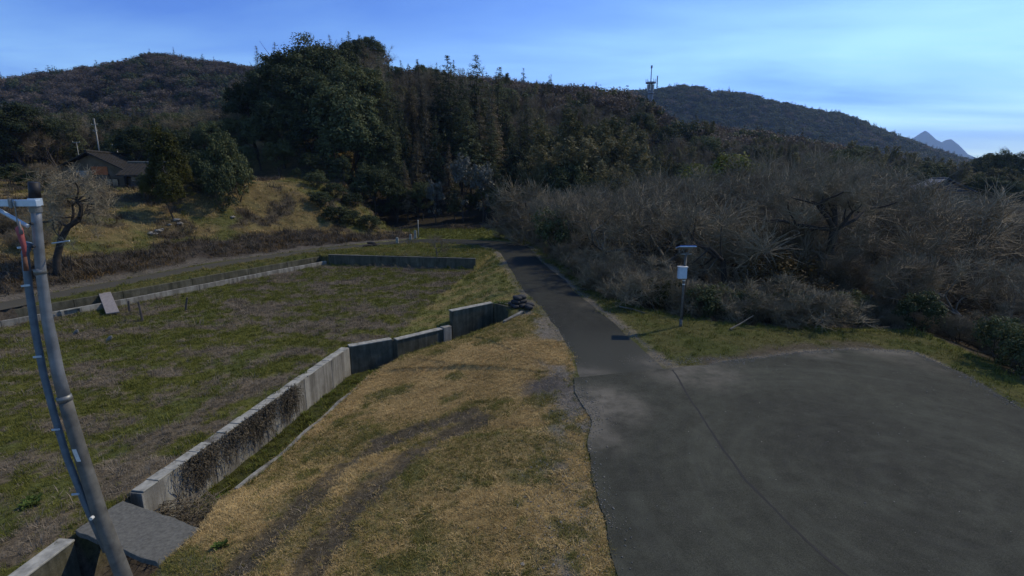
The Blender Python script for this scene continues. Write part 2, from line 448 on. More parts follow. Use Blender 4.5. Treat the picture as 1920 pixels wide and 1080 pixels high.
M['asphalt_lot'] = asphalt('asphalt_lot', (.046, .0465, .035), [((2.6, 14.6), .5, 2.2, .8), ((2.4, 12.6), .2, 1.2, .5), ((6.6, 17.6), .3, 2.6, .6), ((16.2, 18.6), .2, 2.2, .3), ((12.3, 19.5), .2, 1.2, .5), ((15, 19.8), .2, 1.6, .6)], (9.5, 10.2))
M['tar'] = plain('tar', (.010, .010, .009), .8, var=.3)

m, n, l, b = nt('concrete_old'); M['concrete'] = m          # weathered concrete: stains run down the face
g = n.new('ShaderNodeNewGeometry')
mp = n.new('ShaderNodeMapping'); mp.inputs['Scale'].default_value = (2.2, 2.2, .18); l.new(g.outputs['Position'], mp.inputs[0])
st = noise(n, l, 1.4, 6, .65, mp.outputs[0]); bl = noise(n, l, 1.1, 6); fi = noise(n, l, 30, 5, .7)
c = ramp(n, l, bl, [(.3, (.15, .14, .115)), (.7, (.29, .28, .235))])
c = mix(n, l, c, ramp(n, l, st, [(.36, (.42, .40, .38)), (.6, (1.1, 1.1, 1.1))]), .9, 'MULTIPLY')
c = mix(n, l, c, ramp(n, l, fi, [(.3, (.75, .75, .75)), (.7, (1.12, 1.12, 1.12))]), 1, 'MULTIPLY')
l.new(c, b.inputs['Base Color']); b.inputs['Roughness'].default_value = .95; bump(n, l, b, fi, .4, .015)
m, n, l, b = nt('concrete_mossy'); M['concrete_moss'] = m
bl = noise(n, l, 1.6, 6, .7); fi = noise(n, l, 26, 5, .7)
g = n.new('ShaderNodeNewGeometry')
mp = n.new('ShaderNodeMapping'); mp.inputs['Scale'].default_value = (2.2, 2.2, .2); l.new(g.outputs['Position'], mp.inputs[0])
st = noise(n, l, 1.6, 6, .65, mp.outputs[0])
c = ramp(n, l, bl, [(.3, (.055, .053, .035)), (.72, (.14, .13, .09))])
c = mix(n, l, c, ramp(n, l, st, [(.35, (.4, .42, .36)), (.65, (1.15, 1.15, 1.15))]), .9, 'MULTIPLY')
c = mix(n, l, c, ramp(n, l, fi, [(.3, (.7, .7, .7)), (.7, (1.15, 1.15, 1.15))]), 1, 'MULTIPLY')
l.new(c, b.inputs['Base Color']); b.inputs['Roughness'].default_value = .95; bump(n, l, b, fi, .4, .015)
M['coping'] = plain('coping', (.26, .25, .205), .95, var=.4, scale=5)
M['slab'] = plain('slab', (.105, .10, .08), .95, var=.35, scale=16)
M['galv'] = plain('galv', (.17, .175, .175), .5, .35, .35, 5, .5)
M['galv_dull'] = plain('galv_dull', (.17, .17, .155), .5, .45, .3, 9, .4)
M['galv_worn'] = plain('galv_worn', (.105, .10, .085), .7, .15, .4, 6, .3)
M['pale_steel'] = plain('pale_steel', (.40, .47, .52), .45, .3, .15, 9, .5)
M['conduit'] = plain('conduit', (.10, .13, .15), .5, .1, .25, 8)
M['black'] = plain('black', (.012, .012, .013), .6, 0, .3)
M['white'] = plain('white', (.55, .54, .48), .6, 0, .12, 20)
M['box_blue'] = plain('box_blue', (.42, .50, .54), .5, 0, .1, 10)
M['solar'] = plain('solar', (.02, .05, .22), .15, 0, .2, 4, .9)
M['red'] = plain('red', (.26, .065, .06), .8, 0, .25, 8)
M['rust'] = plain('rust', (.13, .06, .035), .9, 0, .4, 8)
M['wood'] = plain('wood', (.07, .058, .048), .9, 0, .4, 7)
M['board'] = plain('board', (.19, .17, .155), .9, 0, .25, 7)
M['rock'] = plain('rock', (.19, .175, .145), .95, 0, .35, 4)
M['bag'] = plain('bag', (.022, .023, .024), .8, 0, .4, 8)
M['rooftile'] = plain('rooftile', (.034, .031, .026), .9, 0, .35, 3, .1)
M['plaster'] = plain('plaster', (.115, .092, .062), .9, 0, .3, 1.2)
M['orange'] = plain('orange', (.36, .12, .045), .9, 0, .3, 2)
M['darkwood'] = plain('darkwood', (.03, .024, .019), .85, 0, .35, 5)
M['glass'] = plain('glass', (.03, .035, .04), .12, 0, .1, 3, .6)
M['tower'] = plain('tower', (.24, .26, .30), .6, .2, .15, 2)
M['bluetile'] = plain('bluetile', (.055, .06, .068), .7, 0, .3, 2)
M['mountain'] = plain('mountain', (.035, .045, .03), 1, 0, .4, .004, 0)
M['tar_edge'] = plain('pebble_stone', (.17, .155, .125), .95, 0, .4, 30)

# ------------------------------------------------------------------ ground sheet
def axis(lo, hi, step, far_lo, far_hi, grow=1.16):
    a = list(np.arange(lo, hi + 1e-6, step)); s = step; v = a[-1]
    while v < far_hi: s *= grow; v += s; a.append(v)
    s = step; v = a[0]; pre = []
    while v > far_lo: s *= grow; v -= s; pre.append(v)
    return np.array(pre[::-1] + a)
gx = axis(-32, 18, .2, -9000, 9000); gy = axis(5, 58, .2, -200, 14000)
X, Y = np.meshgrid(gx, gy)
Z = height(X, Y)
far_drop = sstep(300, 900, np.hypot(X, Y)); Z = Z * (1 - far_drop) + far_drop * -3.0
nx, ny = len(gx), len(gy)
idx = np.arange(nx * ny).reshape(ny, nx)
F = np.stack([idx[:-1, :-1], idx[:-1, 1:], idx[1:, 1:], idx[1:, :-1]], -1).reshape(-1, 4)
# colours
def turf(x, y):
    """shares of the covers at x, y"""
    a = fbm(x * .22 + 3, y * .22 + 8, 4); b2 = fbm(x * .9 + 31, y * .9, 4); c2 = fbm(x * .5 + 70, y * .5 + 5, 4)
    return a, b2, c2
def ground_cover(x, y):
    a, b2, c2 = turf(x, y)
    col = np.zeros(x.shape + (3,)); kind = np.zeros(x.shape, int)
    def put(mask, c, k=None):
        w = np.clip(np.asarray(mask, float), 0, 1)[..., None]
        col[:] = col * (1 - w) + np.array(c) * w
        if k is not None: kind[...] = np.where(w[..., 0] > .5, k, kind)
    put(np.ones(x.shape), (.075, .075, .028), 2)                 # olive turf by default
    put(sstep(.45, .65, b2), (.06, .068, .022), 1)
    brown = inside(x, y, BROWN)
    dr = pdist(x, y, EDGE); dc = pdist(x, y, CURB)
    put(brown, (.29, .205, .085), 3)
    upper = sstep(12, 18, y) * sstep(.3, .5, a)
    put(brown * upper, (.34, .225, .095), 3)
    put(brown * sstep(.44, .56, c2) * (1 - .75 * upper), (.15, .125, .055), 4)
    put(brown * sstep(.58, .68, fbm(x * 1.6 + 5, y * 1.2 + 50, 4)) * (1 - .6 * upper), (.11, .108, .045), 2)
    put(brown * sstep(20.8, 23.5, y + (b2 - .5) * 3), (.12, .11, .042), 4)
    put(brown * sstep(.60, .70, b2) * .8, (.15, .145, .08), 2)
    put(brown * (1 - sstep(.5, 1.7, dr + (b2 - .5) * 1.6)) * sstep(.44, .54, c2), (.16, .145, .12), 5)   # gravel
    put(brown * (1 - sstep(.25, 1.2, np.hypot(x - 1.1, (y - 16.3) * .6) / 1.0 + (b2 - .5) * 1.2)), (.07, .065, .06), 5)
    for rr, w in ((RUTS[0], .30), (RUTS[1], .27)):
        d = pdist(x, y, rr)
        put(brown * (1 - sstep(w, w + .18, d + (b2 - .5) * .5)) * (.55 + .45 * sstep(.3, .5, c2)), (.07, .058, .038), 5)
    fld = inside(x, y, FIELD)
    put(fld, (.088, .09, .022), 1)
    lit = fbm(x * .55 + 11, y * .9 + 4, 5)
    put(fld * sstep(.53, .60, lit + .05 * (1 - sstep(10, 22, y))), (.125, .102, .068), 6)
    put(fld * sstep(.57, .66, c2), (.085, .095, .03), 1)
    put(fld * sstep(.62, .68, fbm(x * 2.2 + 8, y * 2.2 + 3, 3)), (.12, .10, .065), 6)
    emb = inside(x, y, EMB)
    put(emb, (.125, .125, .042), 1); put(emb * sstep(.45, .6, b2), (.16, .135, .055), 4)
    put(inside(x, y, DITCH), (.05, .055, .02), 7)
    put(inside(x, y, DITCH) * (1 - sstep(12.2, 13.2, y)), (.06, .052, .045), 5)
    put(inside(x, y, CHANNEL), (.05, .045, .038), 5)
    bank = inside(x, y, BANK); s = pdist(x, y, LANE_FAR)
    put(bank, (.12, .092, .042), 4)
    put(bank * sstep(.42, .6, b2), (.135, .112, .05), 3)
    put(bank * sstep(.5, .6, c2), (.075, .062, .042), 8)
    put(bank * sstep(.57, .66, fbm(x * .28 + 90, y * .28, 4)), (.085, .088, .032), 2)
    put(bank * (1 - sstep(4.2, 5.2, s + (b2 - .5) * 2)), (.055, .046, .037), 8)
    put(bank * (1 - sstep(.6, 1.4, s + (b2 - .5) * 1.4)), (.10, .09, .075), 5)
    riv = inside(x, y, RIVER); s = pdist(x, y, THICK)
    put(riv, (.06, .05, .036), 6)
    put((1 - sstep(.1, .8, s + (b2 - .5))) * (y < 60) * (x > 3), (.085, .09, .026), 1)
    dl = pdist(x, y, LOT[9:14]); put((1 - sstep(.3, 1.2, dl + (b2 - .5) * 1.4)) * (y > 17.5) * (x > 6) * (x < 15.5), (.075, .064, .045), 5); put((1 - sstep(.05, .35, dl + (b2 - .5) * .5)) * (y > 14), (.16, .142, .105), 5)
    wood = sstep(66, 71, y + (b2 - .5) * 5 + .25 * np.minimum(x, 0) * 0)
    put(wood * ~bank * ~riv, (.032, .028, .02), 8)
    put((y > 54) * (y < 70) * ~bank * ~riv * (1 - wood), (.135, .145, .042), 1)
    de = np.minimum(pdist(x, y, ROAD_R[1:10]), pdist(x, y, ROAD_L[2:9]))
    put((1 - sstep(.12, .5, de + (b2 - .5) * .9)) * (.35 + .65 * sstep(.38, .52, c2)), (.15, .132, .098), 5)
    put(sstep(300, 500, np.hypot(x, y)), (.06, .06, .04), 8)
    return col, kind
col, _ = ground_cover(X, Y)
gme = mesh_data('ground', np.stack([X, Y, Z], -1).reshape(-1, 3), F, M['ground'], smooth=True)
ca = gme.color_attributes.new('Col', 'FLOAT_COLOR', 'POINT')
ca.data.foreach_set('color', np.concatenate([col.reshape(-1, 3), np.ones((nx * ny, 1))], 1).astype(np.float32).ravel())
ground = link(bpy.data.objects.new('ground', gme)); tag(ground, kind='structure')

# ------------------------------------------------------------------ path, lot
def resample(line, step, jitter=0.0, seed=1):
    L = [np.array(p[:2], float) for p in line]; out = []
    for a, b2 in zip(L[:-1], L[1:]):
        k = max(1, int(np.linalg.norm(b2 - a) / step))
        out += [a + (b2 - a) * i / k for i in range(k)]
    out.append(L[-1]); out = np.array(out)
    if jitter:
        s = np.cumsum(np.r_[0, np.linalg.norm(np.diff(out, axis=0), axis=1)])
        t = np.gradient(out, axis=0); t /= np.linalg.norm(t, axis=1)[:, None] + 1e-9
        w = (fbm(s * .9 + seed * 7.7, s * 0 + seed, 3) - .5) * 3 * jitter + (fbm(s * 5 + seed, s * 0 + 5 * seed, 2) - .5) * jitter
        out = out + np.stack([-t[:, 1], t[:, 0]], -1) * w[:, None]
    return out
def smooth_line(line, k=3):
    L = np.array(line, float)
    for _ in range(k):
        q = L[:-1] * .75 + L[1:] * .25; r_ = L[:-1] * .25 + L[1:] * .75
        L = np.concatenate([L[:1], np.stack([q, r_], 1).reshape(-1, 2), L[-1:]])
    return L
def even(line, cnt):
    L = np.array(line, float); s = np.r_[0, np.cumsum(np.linalg.norm(np.diff(L, axis=0), axis=1))]
    t = np.linspace(0, s[-1], cnt); return np.stack([np.interp(t, s, L[:, 0]), np.interp(t, s, L[:, 1])], -1)
NR = 420
rl, rr_ = even(smooth_line(ROAD_L), NR), even(smooth_line(ROAD_R), NR)
sR = np.arange(NR)
def wob(seed, amp): return (fbm(sR * .10 + seed, sR * 0 + seed, 4) - .5) * amp * 2
dirv = rr_ - rl; dirv /= np.linalg.norm(dirv, axis=1)[:, None]
rl = rl + dirv * wob(3, .22)[:, None]; rr_ = rr_ + dirv * wob(9, .28)[:, None]
K = 8; rv = []
for i in range(NR):
    for k in range(K + 1):
        p = rl[i] + (rr_[i] - rl[i]) * k / K
        e = abs(k / K - .5) * 2
        z = float(zroad(np.array(p[0]), 0)) + .026 + .03 * (1 - e * e) * min(1, max(0, (i - 8) / 25)) - (.05 if k in (0, K) else 0)
        rv.append((p[0], p[1], z))
rf = [(i * (K + 1) + k, i * (K + 1) + k + 1, (i + 1) * (K + 1) + k + 1, (i + 1) * (K + 1) + k) for i in range(NR - 1) for k in range(K)]
tag(mesh_obj('path', rv, rf, M['asphalt'], smooth=True), 'dark asphalt path curving away from the lot to the wood', kind='structure')
lp = resample(LOT[:8], .25, .06, 2).tolist() + resample(smooth_line(LOT[8:14], 2), .25, .12, 5).tolist() + [LOT[-3], LOT[-2], LOT[-1]]
bm = bmesh.new()
bv = [bm.verts.new((p[0], p[1], .034)) for p in lp]
bf = bm.faces.new(bv)
if bf.normal.z < 0: bf.normal_flip()
ext = bmesh.ops.extrude_face_region(bm, geom=[bf])
for e in ext['geom']:
    if isinstance(e, bmesh.types.BMVert): e.co.z = -.06
bmesh.ops.triangulate(bm, faces=bm.faces[:])
bmesh.ops.recalc_face_normals(bm, faces=bm.faces[:])
lme = bpy.data.meshes.new('parking_lot'); bm.to_mesh(lme); bm.free(); lme.materials.append(M['asphalt_lot'])
lot = link(bpy.data.objects.new('parking_lot', lme)); tag(lot, 'wide grey asphalt parking area beside the path', kind='structure')
sx = resample([at(*p) for p in ((1262, 695), (1285, 735), (1318, 785), (1345, 830), (1400, 905), (1480, 985), (1580, 1078), (1700, 1180))], .15, .03, 4)
mbs = MB(); t = np.gradient(sx, axis=0); t /= np.linalg.norm(t, axis=1)[:, None]; nn = np.stack([-t[:, 1], t[:, 0]], -1)
ww = .020 + .018 * fbm(np.arange(len(sx)) * .35, np.arange(len(sx)) * 0. + 3, 3)
mbs.add([(*(p + q * w), .038) for p, q, w in zip(sx, nn, ww)] + [(*(p - q * w), .038) for p, q, w in zip(sx, nn, ww)],
        [(i, i + 1, len(sx) + i + 1, len(sx) + i) for i in range(len(sx) - 1)])
mbs.build('joint', M['tar'], lot)

# ------------------------------------------------------------------ concrete walls
def wall_piece(line, top, bot, thick, side=1):
    """a wall along a polyline; its visible face runs on the line, the body lies to one side"""
    L = np.array(line, float); t = np.gradient(L, axis=0); t /= np.linalg.norm(t, axis=1)[:, None]
    nrm = np.stack([-t[:, 1], t[:, 0]], -1) * side; B = L + nrm * thick
    mb = MB(); n_ = len(L)
    tz = top if hasattr(top, '__len__') else [top] * n_
    bz = bot if hasattr(bot, '__len__') else [bot] * n_
    v = [(*L[i], bz[i]) for i in range(n_)] + [(*L[i], tz[i]) for i in range(n_)] + [(*B[i], tz[i]) for i in range(n_)] + [(*B[i], bz[i]) for i in range(n_)]
    f = []
    for i in range(n_ - 1):
        for k in range(4):
            a, b2 = k * n_ + i, ((k + 1) % 4) * n_ + i
            f.append((a, a + 1, b2 + 1, b2))
    f += [(0, n_, 2 * n_, 3 * n_), (n_ - 1, 4 * n_ - 1, 3 * n_ - 1, 2 * n_ - 1)]
    return mb.add(v, f)
def lerp(a, b2, t): return (a[0] + (b2[0] - a[0]) * t, a[1] + (b2[1] - a[1]) * t)
# long lit wall: cast sections with open joints, chipped coping blocks on top
wroot = empty('retaining_wall', (-8.6, 17, -2.2))
tag(wroot, 'long pale weathered concrete retaining wall with dead vines between field and ditch', 'wall')
def parent_keep(o, p):
    o.parent = p; o.matrix_parent_inverse = p.matrix_world.inverted(); return o
bpy.context.view_layer.update()
A, B_ = WALL[2], WALL[3]
cuts = [0, .22, .44, .66, .85, 1.0]
for i in range(5):
    a, b2 = lerp(A, B_, cuts[i] + (.0012 if i else 0)), lerp(A, B_, cuts[i + 1] - .0012)
    o = wall_piece([a, b2], -1.0 + .015 * (i % 2), -2.8, .38).build('section', M['concrete'], bevel=.015); parent_keep(o, wroot)
t = .004
while t < .99:
    w = random.uniform(.035, .055)
    if random.random() > .10:
        a, b2 = lerp(A, B_, t), lerp(A, B_, min(t + w * .96, .995))
        j = random.uniform(-.012, .012)
        o = wall_piece([(a[0] + .018 + j, a[1]), (b2[0] + .018 + j, b2[1])], -.935 + random.uniform(-.02, .012), -.99, .36).build('coping_block', M['coping'], bevel=.012)
        parent_keep(o, wroot)
    t += w
w2 = tag(empty('retaining_wall', (-6.8, 23.6, -2.2)), 'short shaded grey wall turning the corner at the end of the long pale wall', 'wall')
bpy.context.view_layer.update()
parent_keep(wall_piece([(-7.752, 23.005), (-5.95, 24.14)], -.99, -2.8, .36).build('section', M['concrete_moss'], bevel=.015), w2)
parent_keep(wall_piece([(-7.74, 22.985), (-5.97, 24.10)], -.935, -.985, .38).build('coping', M['coping'], bevel=.012), w2)
w3 = tag(empty('retaining_wall', (-4.5, 25.2, -2.2)), 'low dark mossy wall leading up to the culvert mouth', 'wall')
bpy.context.view_layer.update()
parent_keep(wall_piece([(-5.72, 24.02), (-3.32, 26.13)], [-.99, -.97], -2.8, .36).build('section', M['concrete_moss'], bevel=.015), w3)
parent_keep(wall_piece([(-5.70, 23.99), (-3.66, 25.78)], [-.935, -.915], [-.985, -.965], .38).build('coping', M['coping'], bevel=.012), w3)
parent_keep(MB().prism([(-6.02, 24.22), (-5.66, 24.22), (-5.66, 24.5), (-6.02, 24.5)], -2.8, -1.06).build('joint_infill', M['concrete_moss']), w3)
parent_keep(wall_piece([(-3.62, 25.77), (-3.24, 26.12)], -.86, -2.6, .34).build('buttress', M['concrete'], bevel=.015), w3)
cv = tag(empty('culvert_headwall', (-1.6, 27.2, -2.2)), 'tall dark concrete culvert mouth dug into the bank beside the path', 'culvert')
bpy.context.view_layer.update()
parent_keep(wall_piece([(-3.22, 26.38), (-1.04, 27.86)], [-.14, -.05], -2.8, .36).build('side_wall', M['concrete_moss'], bevel=.02), cv)
parent_keep(wall_piece([(-3.24, 26.34), (-1.05, 27.83)], [-.095, -.005], [-.135, -.045], .38).build('coping', M['coping'], bevel=.012), cv)
hwm = MB()
hw0, hw1 = (-1.0, 27.84), (.55, 26.30)
for t0, t1, z0, z1 in ((0, .24, -2.6, -.05), (.24, .78, -1.15, -.05), (.78, 1, -2.6, -.05)):
    a, b2 = lerp(hw0, hw1, t0), lerp(hw0, hw1, t1)
    q = wall_piece([a, b2], z1, z0, .24); hwm.add(q.v, q.f)
parent_keep(hwm.build('head_wall', M['concrete_moss']), cv)
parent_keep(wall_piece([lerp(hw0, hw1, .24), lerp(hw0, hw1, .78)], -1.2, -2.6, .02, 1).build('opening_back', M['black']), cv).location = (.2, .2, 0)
ap = MB().prism([(-.80, 27.98), (.72, 26.5), (1.1, 27.0), (.55, 28.35)], -.25, [.0, .015, .02, .01]).build('apron', M['slab'], bevel=.02); parent_keep(ap, cv)
parent_keep(wall_piece([(-.35, 25.18), (.62, 26.02)], [-.32, -.02], -1.6, .2, 1).build('wing_wall', M['concrete'], bevel=.015), cv)
# near end of the ditch: wall that runs out of the frame, and the slab across
w5 = tag(empty('retaining_wall', (-10, 7, -2.2)), 'concrete ditch wall below the slab at the bottom left', 'wall')
bpy.context.view_layer.update()
parent_keep(wall_piece([(-10.35, 3.0), (-9.80, 9.85)], -.98, -2.8, .36).build('section', M['concrete_moss'], bevel=.015), w5)
parent_keep(wall_piece([(-10.33, 3.0), (-9.775, 9.85)], -.925, -.975, .38).build('coping', M['coping'], bevel=.012), w5)
parent_keep(wall_piece([(-7.30, 3.0), (-7.28, 8.95), (-7.45, 10.3)], -.98, -2.6, .2, -1).build('opposite_wall', M['concrete_moss'], bevel=.015), w5)
cornersS = [at(140, 995, -.85), at(230, 938, -.85), at(378, 990, -.85), at(300, 1058, -.85)]
sb = []
for i in range(4):
    for p in resample([cornersS[i], cornersS[(i + 1) % 4]], .18)[:-1]: sb.append((p[0] + random.uniform(-.02, .02), p[1] + random.uniform(-.02, .02)))
o = MB().prism(sb, -.98, [-.85 + random.uniform(-.004, .004) for _ in sb]).build('concrete_slab', M['slab'], bevel=.012)
tag(o, 'flat grey concrete slab bridging the ditch behind the leaning pole', 'slab')
# low kerb on the far side of the ditch
cb = resample([(-7.95, 12.9), (-7.72, 14.0), (-6.98, 18.8), (-6.5, 21.4)], .4, .03, 8)
kz = [-1.70 + .1 * math.sin(i) * .3 - .12 * min(1, i / 4) for i in range(len(cb))]
o = wall_piece(cb, kz, [z - .5 for z in kz], .13, -1).build('ditch_kerb', M['concrete'], bevel=.012)
tag(o, 'thin low concrete kerb along the dry grass side of the ditch', 'kerb')
# far wall of the field and the left channel
o5 = tag(empty('retaining_wall', (-10, 45, -1)), 'dark shaded wall across the far end of the field', 'wall')
bpy.context.view_layer.update()
fw = [lerp(FARW[0], FARW[1], k / 6) for k in range(7)]
for i in range(6):
    a, b2 = lerp(fw[i], fw[i + 1], .003), lerp(fw[i], fw[i + 1], .997)
    parent_keep(wall_piece([a, b2], -.10 - (.25 if i == 5 else 0) * 0, -1.5, .26).build('section', M['concrete_moss'], bevel=.015), o5)
parent_keep(wall_piece([(FARW[0][0], FARW[0][1] - .02), (FARW[1][0], FARW[1][1] - .02)], -.045, -.096, .29).build('coping', M['slab'], bevel=.012), o5)
o6 = tag(empty('channel_wall', CHN[2] + (-1,)), 'pale topped concrete wall along the left edge of the field', 'wall')
bpy.context.view_layer.update()
cl = resample(CHN, 3.2)
for a, b2 in zip(cl[:-1], cl[1:]):
    parent_keep(wall_piece([lerp(a, b2, .003), lerp(a, b2, .997)], -.64 + random.uniform(-.02, .02), -1.7, .16).build('section', M['concrete'], bevel=.012), o6)
o7 = tag(empty('channel_wall', CHF[2] + (-1,)), 'dark weathered wall of the channel below the lane', 'wall')
bpy.context.view_layer.update()
cl = resample(CHF, 3.2)
for a, b2 in zip(cl[:-1], cl[1:]):
    parent_keep(wall_piece([lerp(a, b2, .003), lerp(a, b2, .997)], -.42 + random.uniform(-.04, .04), -1.7, .2).build('section', M['concrete_moss'], bevel=.012), o7)

# ------------------------------------------------------------------ plant builders (each gives mesh data shared by its copies)
def rand_dirs(k):
    v = rng.normal(size=(k, 3)); return v / np.linalg.norm(v, axis=1)[:, None]
def leaf_quads(C, N, size, aspect=.55, up=None):
    """rhombic leaves at C facing N"""
    k = len(C)
    r_ = rand_dirs(k) if up is None else up
    a = np.cross(N, r_); a /= np.linalg.norm(a, axis=1)[:, None] + 1e-9
    b2 = np.cross(N, a)
    s = size if hasattr(size, '__len__') else np.full(k, size)
    s = s[:, None]
    V = np.stack([C - a * s, C - b2 * s * aspect, C + a * s, C + b2 * s * aspect], 1).reshape(-1, 3)
    return V, np.arange(4 * k).reshape(-1, 4)
def tubes_np(seg, n):
    """seg: (k, 8) x0 y0 z0 r0 x1 y1 z1 r1"""
    seg = np.asarray(seg, float); P0, r0, P1, r1 = seg[:, :3], seg[:, 3], seg[:, 4:7], seg[:, 7]
    d = P1 - P0; d /= np.linalg.norm(d, axis=1)[:, None] + 1e-9
    ref = np.where(np.abs(d[:, 2:3]) > .9, np.array([[1., 0, 0]]), np.array([[0, 0, 1.]]))
    a = np.cross(d, ref); a /= np.linalg.norm(a, axis=1)[:, None] + 1e-9; b2 = np.cross(d, a)
    rings = []
    for P, r_ in ((P0, r0), (P1, r1)):
        for k in range(n):
            th = 2 * math.pi * k / n
            rings.append(P + (a * math.cos(th) + b2 * math.sin(th)) * r_[:, None])
    V = np.stack(rings, 1).reshape(-1, 3); base = np.arange(len(seg))[:, None] * 2 * n
    F = np.concatenate([base + np.array([[k, (k + 1) % n, n + (k + 1) % n, n + k]]) for k in range(n)], 0)
    return V, F
def join_np(parts):
    V = []; F = []; o = 0
    for v, f in parts: V.append(v); F.append(np.asarray(f) + o); o += len(v)
    return np.concatenate(V), np.concatenate(F)
def unit(v): return v / (np.linalg.norm(v) + 1e-9)
def limbs(base, d, length, r, depth, segs, spread=.6, kids=(2, 4), curve=.25, up=.1, ratio=.72, tips=None, steps=4):
    p = np.array(base, float); d = unit(np.array(d, float)); pts = [(p.copy(), r)]
    for i in range(steps):
        d = unit(d + rng.normal(size=3) * curve + np.array([0, 0, up]))
        q = p + d * length / steps; r2 = r * (1 - .55 * (i + 1) / steps) if depth == 0 else r * (1 - .38 * (i + 1) / steps)
        segs.append((*p, pts[-1][1], *q, max(r2, .004), depth)); p = q; pts.append((p.copy(), r2))
    if depth == 0:
        if tips is not None: tips.append((p.copy(), d.copy()))
        return
    k = int(rng.integers(kids[0], kids[1] + 1))
    for j in range(k):
        i = steps if j < 2 else int(rng.integers(1, steps + 1))
        q, r2 = pts[i]
        ax = unit(np.cross(d, rng.normal(size=3)))
        nd = unit(d * (1 - spread * .6) + ax * spread * rng.uniform(.6, 1.25))
        limbs(q, nd, length * ratio * rng.uniform(.75, 1.15), r2 * (.78 if j == 0 else .6), depth - 1, segs, spread, kids, curve, up, ratio, tips, steps)
def bare_proto(name, h, trunk_h, r, depth, spread, kids, lean=0, twig='twig', bark='bark', up=.1, curve=.2, ratio=.72, stems=1, fine=5, fine_len=.6, fine_r=.007):
    segs = []; tips = []
    for s in range(stems):
        a = 2 * math.pi * s / stems + rng.uniform(0, 1)
        d0 = np.array([math.cos(a), math.sin(a), 0]) * (.55 if stems > 1 else lean) + np.array([0, 0, 1.])
        limbs((math.cos(a) * .12 * (stems > 1), math.sin(a) * .12 * (stems > 1), -.3), d0, trunk_h * rng.uniform(.8, 1.1), r * (1 if stems == 1 else rng.uniform(.5, 1)), depth, segs, spread, kids, curve, up, ratio, tips)
    S = np.array(segs); dep = S[:, 8]; S = S[:, :8]
    # fine twigs along the outer limbs
    outer = S[dep <= 1]; k = len(outer) * fine
    pick = outer[rng.integers(0, len(outer), k)]; t_ = rng.random((k, 1))
    p0 = pick[:, :3] * (1 - t_) + pick[:, 4:7] * t_
    d = pick[:, 4:7] - pick[:, :3]; d /= np.linalg.norm(d, axis=1)[:, None]
    d = d * .6 + rand_dirs(k) * .8 + np.array([0, 0, .25]); d /= np.linalg.norm(d, axis=1)[:, None]
    ln = rng.uniform(.4, 1.2, (k, 1)) * fine_len
    mid = p0 + d * ln * .5; d2 = d + rand_dirs(k) * .35; p1 = mid + d2 * ln * .5
    T = np.concatenate([np.concatenate([p0, np.full((k, 1), fine_r), mid, np.full((k, 1), fine_r * .8)], 1),
                        np.concatenate([mid, np.full((k, 1), fine_r * .8), p1, np.full((k, 1), fine_r * .45)], 1)])
    top = max(S[:, 6].max(), T[:, 6].max()); sc = h / top
    big, small = S[dep >= 2], S[dep < 2]
    Vb, Fb = tubes_np(big, 7); Vs, Fs = join_np([tubes_np(small, 4), tubes_np(T, 3)])
    return (mesh_data(name + '_trunk', Vb * sc, Fb, M[bark], smooth=True), mesh_data(name + '_twigs', Vs * sc, Fs, M[twig]), h)
def crown_points(R_, Hc, clumps, per, cr, shape='dome'):
    """leaf clumps spread through an uneven dome"""
    C = []; N = []
    for i in range(clumps):
        d = rand_dirs(1)[0]; d[2] = abs(d[2]) if rng.random() < .75 else d[2]
        rad = rng.uniform(.45, 1.0) ** .6
        p = d * np.array([R_, R_, Hc]) * rad * rng.uniform(.82, 1.12)
        c = cr * rng.uniform(.6, 1.35); k = int(per * rng.uniform(.6, 1.4))
        q = rand_dirs(k) * (rng.random((k, 1)) ** .45) * np.array([c, c, c * .75])
        nn_ = q / (np.linalg.norm(q, axis=1)[:, None] + 1e-6) + rand_dirs(k) * .7 + np.array([0, 0, .5])
        C.append(p + q); N.append(nn_ / np.linalg.norm(nn_, axis=1)[:, None])
    return np.concatenate(C), np.concatenate(N)
def broad_proto(name, h, R_, Hc, zc, clumps, per, leaf, mat, cr=1.25, bark='bark'):
    segs = []
    limbs((0, 0, -.4), (rng.normal() * .05, rng.normal() * .05, 1), zc * .75, h * .018, 2, segs, .65, (3, 5), .12, .1, .7)
    S = np.array(segs)[:, :8]; Vt, Ft = tubes_np(S, 6)
    C, N = crown_points(R_, Hc, clumps, per, cr)
    C = C + np.array([0, 0, zc])
    V, F_ = leaf_quads(C, N, rng.uniform(.6, 1.3, len(C)) * leaf)
    top = V[:, 2].max()
    return (mesh_data(name + '_trunk', Vt * (h / top), Ft, M[bark], smooth=True), mesh_data(name + '_crown', V * (h / top), F_, M[mat]), h)
